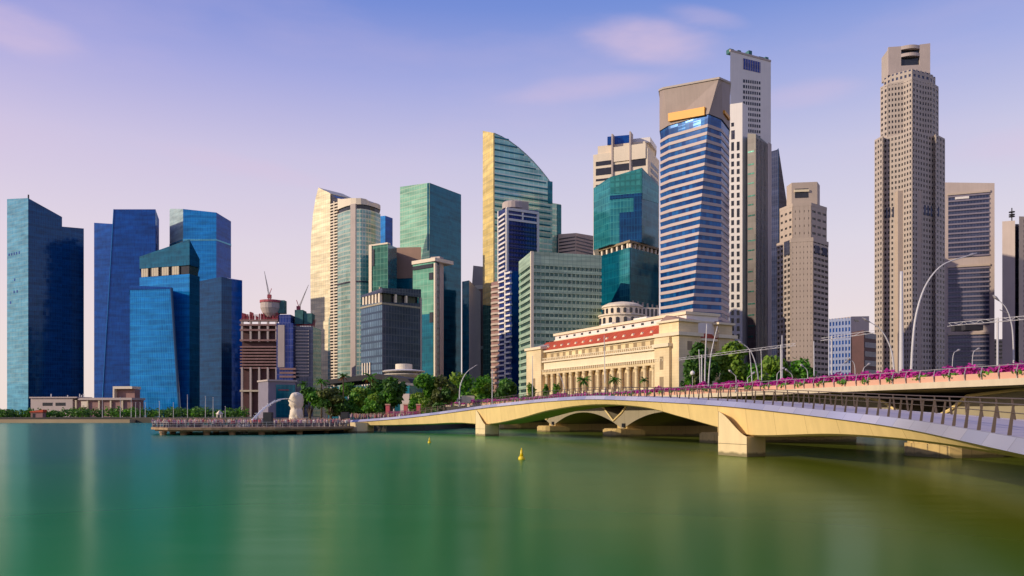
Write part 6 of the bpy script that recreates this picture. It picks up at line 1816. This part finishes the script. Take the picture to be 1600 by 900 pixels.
# lorry and van waiting on the approach road
def vehicle(name, label, cat, px, D, zb, ln, wd, ht, body, cabm, ang):
    x, y = P(px, D); q = thing(name, label, cat, (x, y, zb))
    q_rot = Matrix.Rotation(ang, 3, 'Z')
    def bx(x0, x1, y0, y1, z0, z1, mb):
        c = [q_rot @ Vector(p) for p in ((x0, y0, 0), (x1, y0, 0), (x1, y1, 0), (x0, y1, 0))]
        mb.prism([(x + v.x, y + v.y) for v in c], zb + z0, zb + z1); return mb
    cl_ = ln * .28
    bx(-ln / 2 + cl_ + .15, ln / 2, -wd / 2, wd / 2, .75, ht, MB()).build('cargo_box', body, q)
    mb = MB(); fv = Frame((0, 0), (1, 0))
    pr = [(-ln / 2, .55), (-ln / 2 + cl_, .55), (-ln / 2 + cl_, ht * .82), (-ln / 2 + cl_ * .3, ht * .82), (-ln / 2, ht * .5)]
    F_ = [[q_rot @ Vector((a, s_ * wd / 2 * .96, 0)) for a, _ in pr] for s_ in (-1, 1)]
    P3 = [[(x + v.x, y + v.y, zb + z_) for v, (_, z_) in zip(row, pr)] for row in F_]
    mb.face(P3[0]); mb.face(P3[1][::-1])
    for k in range(5):
        j = (k + 1) % 5; mb.face([P3[1][k], P3[1][j], P3[0][j], P3[0][k]])
    mb.build('cab', cabm, q)
    bx(-ln / 2 + cl_ * .35, -ln / 2 + cl_ * .85, -wd / 2 - .02, wd / 2 + .02, ht * .5, ht * .74, MB()).build('side_window', M['window_dark'], q)
    bx(-ln / 2 + .2, ln / 2 - .1, -wd / 2 * .8, wd / 2 * .8, .42, .74, MB()).build('chassis', M['dark_metal'], q)
    for a in (-ln / 2 + cl_ * .6, ln / 2 - ln * .22):
        for s_ in (-1, 1):
            c0 = q_rot @ Vector((a, s_ * wd / 2 * .98, 0)); c1 = q_rot @ Vector((a, s_ * wd / 2 * .78, 0))
            mb = MB(); mb.tube([(x + c0.x, y + c0.y, zb + .45), (x + c1.x, y + c1.y, zb + .45)], .45, 14); mb.build('wheel', M['dark_metal'], q)
vehicle('lorry', 'cream box lorry on the sloping approach road', 'lorry', 727, 268, 6.0, 6.0, 2.3, 4.4, M['tent_cream'], M['tent_cream'], R(10))
vehicle('van', 'small red van just left of the cream lorry', 'van', 700, 272, 5.6, 3.2, 1.9, 2.9, M['cloth_red'], M['cloth_red'], R(10))

# ------------------------------------------------------------------ lamps, masts and floodlight gantries
def lamp(name, label, cat, D, zb, path, r0, r1, head=None, group=None, base=True):
    """a tapered pole through photo points at one distance; head: length of the lamp head at its tip"""
    pts = [Vector(P(px, D) + (Z(py, D),)) for px, py in path]
    pts[0].z = zb
    q = thing(name, label, cat, tuple(pts[0]), group)
    dens = [pts[0]]
    for i in range(len(pts) - 1):
        p0, p1, p2, p3 = pts[max(i - 1, 0)], pts[i], pts[i + 1], pts[min(i + 2, len(pts) - 1)]
        for k in range(1, 7):
            t = k / 6
            dens.append(.5 * (2 * p1 + (p2 - p0) * t + (2 * p0 - 5 * p1 + 4 * p2 - p3) * t * t + (3 * p1 - p0 - 3 * p2 + p3) * t ** 3))
    n_ = len(dens)
    mb = MB(); mb.tube(dens, [.78 * (r0 + (r1 - r0) * k / (n_ - 1)) for k in range(n_)], 9); mb.build('pole', M['white_metal'], q, smooth=True)
    mb = MB(); b = pts[0]; mb.lathe(b.x, b.y, [(r0 * 2, b.z - .05), (r0 * 2, b.z + .12), (r0 * 1.2, b.z + .3)], 10); mb.build('base_plate', M['grey_metal'], q)
    if head:
        d = (dens[-1] - dens[-2]).normalized(); e = dens[-1]
        mb = MB(); mb.tube([e - d * .2, e + d * head * .5, e + d * head], [.07, .17, .05], 8); mb.build('lamp_head', M['grey_metal'], q)
    return q
ZB = 6.97
lamp('light_mast', 'tall thick white mast with a flat top, left of the big curved lamp', 'mast', 86, ZB, [(1408.5, 600), (1408.5, 520), (1408.5, 424)], .36, .2)
lamp('street_lamp', 'biggest curved street lamp arching over towards the dark windowed block', 'street lamp', 88, ZB, [(1423, 600), (1426, 540), (1432, 490), (1447, 445), (1473, 414), (1512, 400)], .2, .07, 1.1)
lamp('street_lamp', 'curved street lamp leaning left in front of the tallest stone tower', 'street lamp', 92, ZB, [(1398, 600), (1395, 560), (1388, 535), (1375, 514), (1357, 502)], .15, .05, .8)
lamp('street_lamp', 'curved street lamp left of the cream lorry', 'street lamp', 245, 6.5, [(718, 630), (718.5, 608), (723, 592), (731, 580), (741, 573)], .28, .12, 1.2)
lamp('light_mast', 'left one of the three white masts at the hotel corner, slim and short', 'mast', 120, ZB, [(1094, 620), (1093.5, 580), (1092, 546)], .12, .07, group='white masts at the hotel corner')
lamp('light_mast', 'straight white mast rising to the hotel cornice', 'mast', 120, ZB, [(1101, 620), (1102, 560), (1104.5, 506)], .17, .09, group='white masts at the hotel corner')
lamp('light_mast', 'leaning white mast crossing the red roof of the short hotel side', 'mast', 121, ZB, [(1106, 620), (1110, 560), (1121, 510)], .15, .08, group='white masts at the hotel corner')
lamp('street_lamp', 'forked pole before the bright green tree, straight and slim', 'street lamp', 118, ZB, [(1176, 616), (1174, 580), (1171, 547)], .12, .06)
lamp('street_lamp', 'pale curved lamp beside the slim forked pole', 'street lamp', 118.5, ZB, [(1185.5, 616), (1184, 585), (1178, 560), (1170, 545), (1160, 537)], .14, .06, .8)
lamp('light_mast', 'thin pole before the dark green and brown glass tower', 'mast', 116, ZB, [(1190, 616), (1190, 580), (1189, 545)], .1, .06)
lamp('light_mast', 'pole with a cross arm before the stepped beige tower', 'mast', 112, ZB, [(1222, 614), (1222, 570), (1222, 524)], .15, .08)
lamp('light_mast', 'slim white pole at the right edge of the stepped beige tower', 'mast', 110, ZB, [(1272, 612), (1272, 570), (1271.5, 533)], .13, .08)
for i, (px, py, d) in enumerate(((1150, 581, -1), (1168, 584, 1), (1214, 577, 1), (1238, 579, -1), (1262, 572, -1), (1313, 566, 1), (1336, 562, -1), (1348, 570, 1), (1488, 548, 1), (1519, 546, 1))):
    names = ('before the bright green tree', 'right of the bright green tree', 'before the blue wedge tower', 'right of the pole with a cross arm', 'before the lime green tree', 'before the small blue office', 'at the beige side wall of the small blue office', 'before the dark red brown block', 'at the left of the dark windowed block', 'in the middle of the dark windowed block')
    lamp('street_lamp', 'short hooked lamp ' + names[i], 'street lamp', 104, ZB, [(px, 616), (px, (py + 600) / 2), (px + d * 2, py + 5), (px + d * 8, py), ], .07, .04, .4, group='short hooked lamps on the road bridge')
q = lamp('street_lamp', 'curved lamp with two arms before the pale right edge tower', 'street lamp', 84, ZB, [(1584, 600), (1583, 530), (1579, 500), (1571, 480), (1559, 468)], .11, .05, .7)
mb = MB(); D = 84; mb.tube([P(1576, D) + (Z(490, D),), P(1562, D) + (Z(484, D),)], .04, 6); mb.build('second_arm', M['grey_metal'], q)
def gantry(label, pts, D0, D1, supports, fl_):
    a, b = Vector(P(pts[0][0], D0) + (Z(pts[0][1], D0),)), Vector(P(pts[1][0], D1) + (Z(pts[1][1], D1),))
    q = thing('light_gantry', label, 'gantry', tuple((a + b) / 2))
    mb = MB(); off = (Vector((0, 0, .22)), Vector((.0, .2, -.1)), Vector((0, -.2, -.1)))
    for o_ in off: mb.tube([a + o_, b + o_], .03, 6)
    n_ = int((b - a).length / .8)
    for k in range(n_):
        p0, p1 = a.lerp(b, k / n_), a.lerp(b, (k + 1) / n_)
        mb.tube([p0 + off[k % 3], p1 + off[(k + 1) % 3]], .018, 4); mb.tube([p0 + off[(k + 2) % 3], p1 + off[(k + 1) % 3]], .018, 4)
    mb.build('truss', M['white_metal'], q)
    for px, D in supports:
        t = (px - pts[0][0]) / (pts[1][0] - pts[0][0]); p = a.lerp(b, t)
        mb = MB(); mb.tube([(p.x, p.y, ZB), (p.x, p.y, p.z + .3)], .1, 7); mb.build('post', M['white_metal'], q)
    for t in fl_:
        p = a.lerp(b, t); mb = MB(); mb.box(p.x - .9, p.x + .9, p.y - .35, p.y + .35, p.z - .75, p.z - .2); mb.build('floodlight', M['dark_metal'], q)
gantry('long white lighting truss crossing before the bright green tree', ((1060, 562), (1243, 539)), 124, 110, ((1100, 0), (1222.5, 0)), ())
gantry('lighting truss with dark floodlights before the dark windowed block', ((1482, 508), (1640, 494)), 84, 70, ((1566, 0),), (.15, .27))
gantry('short lighting truss over the small blue office', ((1283, 531), (1366, 519)), 100, 95, ((1300, 0),), ())
x, y = P(1082, 238)
q = thing('globe_lamp', 'white globe lamp at the foot of the very dark tree', 'lamp', (x, y, GZ))
mb = MB(); mb.tube([(x, y, GZ), (x, y, Z(588, 238))], .09, 7); mb.build('pole', M['grey_metal'], q)
mb = MB(); zc = Z(583, 238); mb.lathe(x, y, [(.05, zc - .75), (.5, zc - .5), (.72, zc), (.5, zc + .5), (.05, zc + .75)], 16); mb.build('globe', M['white_paint'], q, smooth=True)
for px in (767, 838, 1037):
    pass
lamp('light_mast', 'slim white pole at the left corner of the hotel', 'mast', 200, 7, [(832, 622), (832, 590), (832, 556)], .16, .09)
lamp('light_mast', 'white pole before the balcony apartment tower', 'mast', 215, 7, [(769, 626), (769, 600), (769, 577)], .2, .1)
lamp('light_mast', 'slanting pole before the hotel columns', 'mast', 180, ZB, [(884, 622), (880, 600), (873, 583)], .14, .08)
lamp('light_mast', 'white pole before the middle of the hotel facade', 'mast', 165, ZB, [(945, 622), (945, 580), (944, 524)], .14, .08)

# ------------------------------------------------------------------ buoys
def buoy(label, px, D, hgt):
    x, y = P(px, D); q = thing('buoy', label, 'buoy', (x, y, 0), 'yellow buoys in the bay'); s_ = hgt
    mb = MB(); mb.lathe(x, y, [(.05 * s_, -.25 * s_), (.24 * s_, -.2 * s_), (.29 * s_, .08 * s_), (.26 * s_, .22 * s_), (.17 * s_, .3 * s_)], 18); mb.build('float', M['buoy_yellow'], q, smooth=True)
    mb = MB(); mb.lathe(x, y, [(.16 * s_, .3 * s_), (.12 * s_, .55 * s_), (.10 * s_, .80 * s_), (.03 * s_, .84 * s_)], 14); mb.build('tower', M['buoy_yellow'], q, smooth=True)
    mb = MB(); mb.lathe(x, y, [(.05 * s_, .84 * s_), (.06 * s_, .92 * s_), (.02 * s_, 1.0 * s_)], 10); mb.build('light', M['buoy_yellow'], q)
buoy('nearer yellow buoy with a conical top, floating before the arches', 815, 71, 1.05)
buoy('farther small yellow buoy near the left footbridge pier', 671, 113, .85)
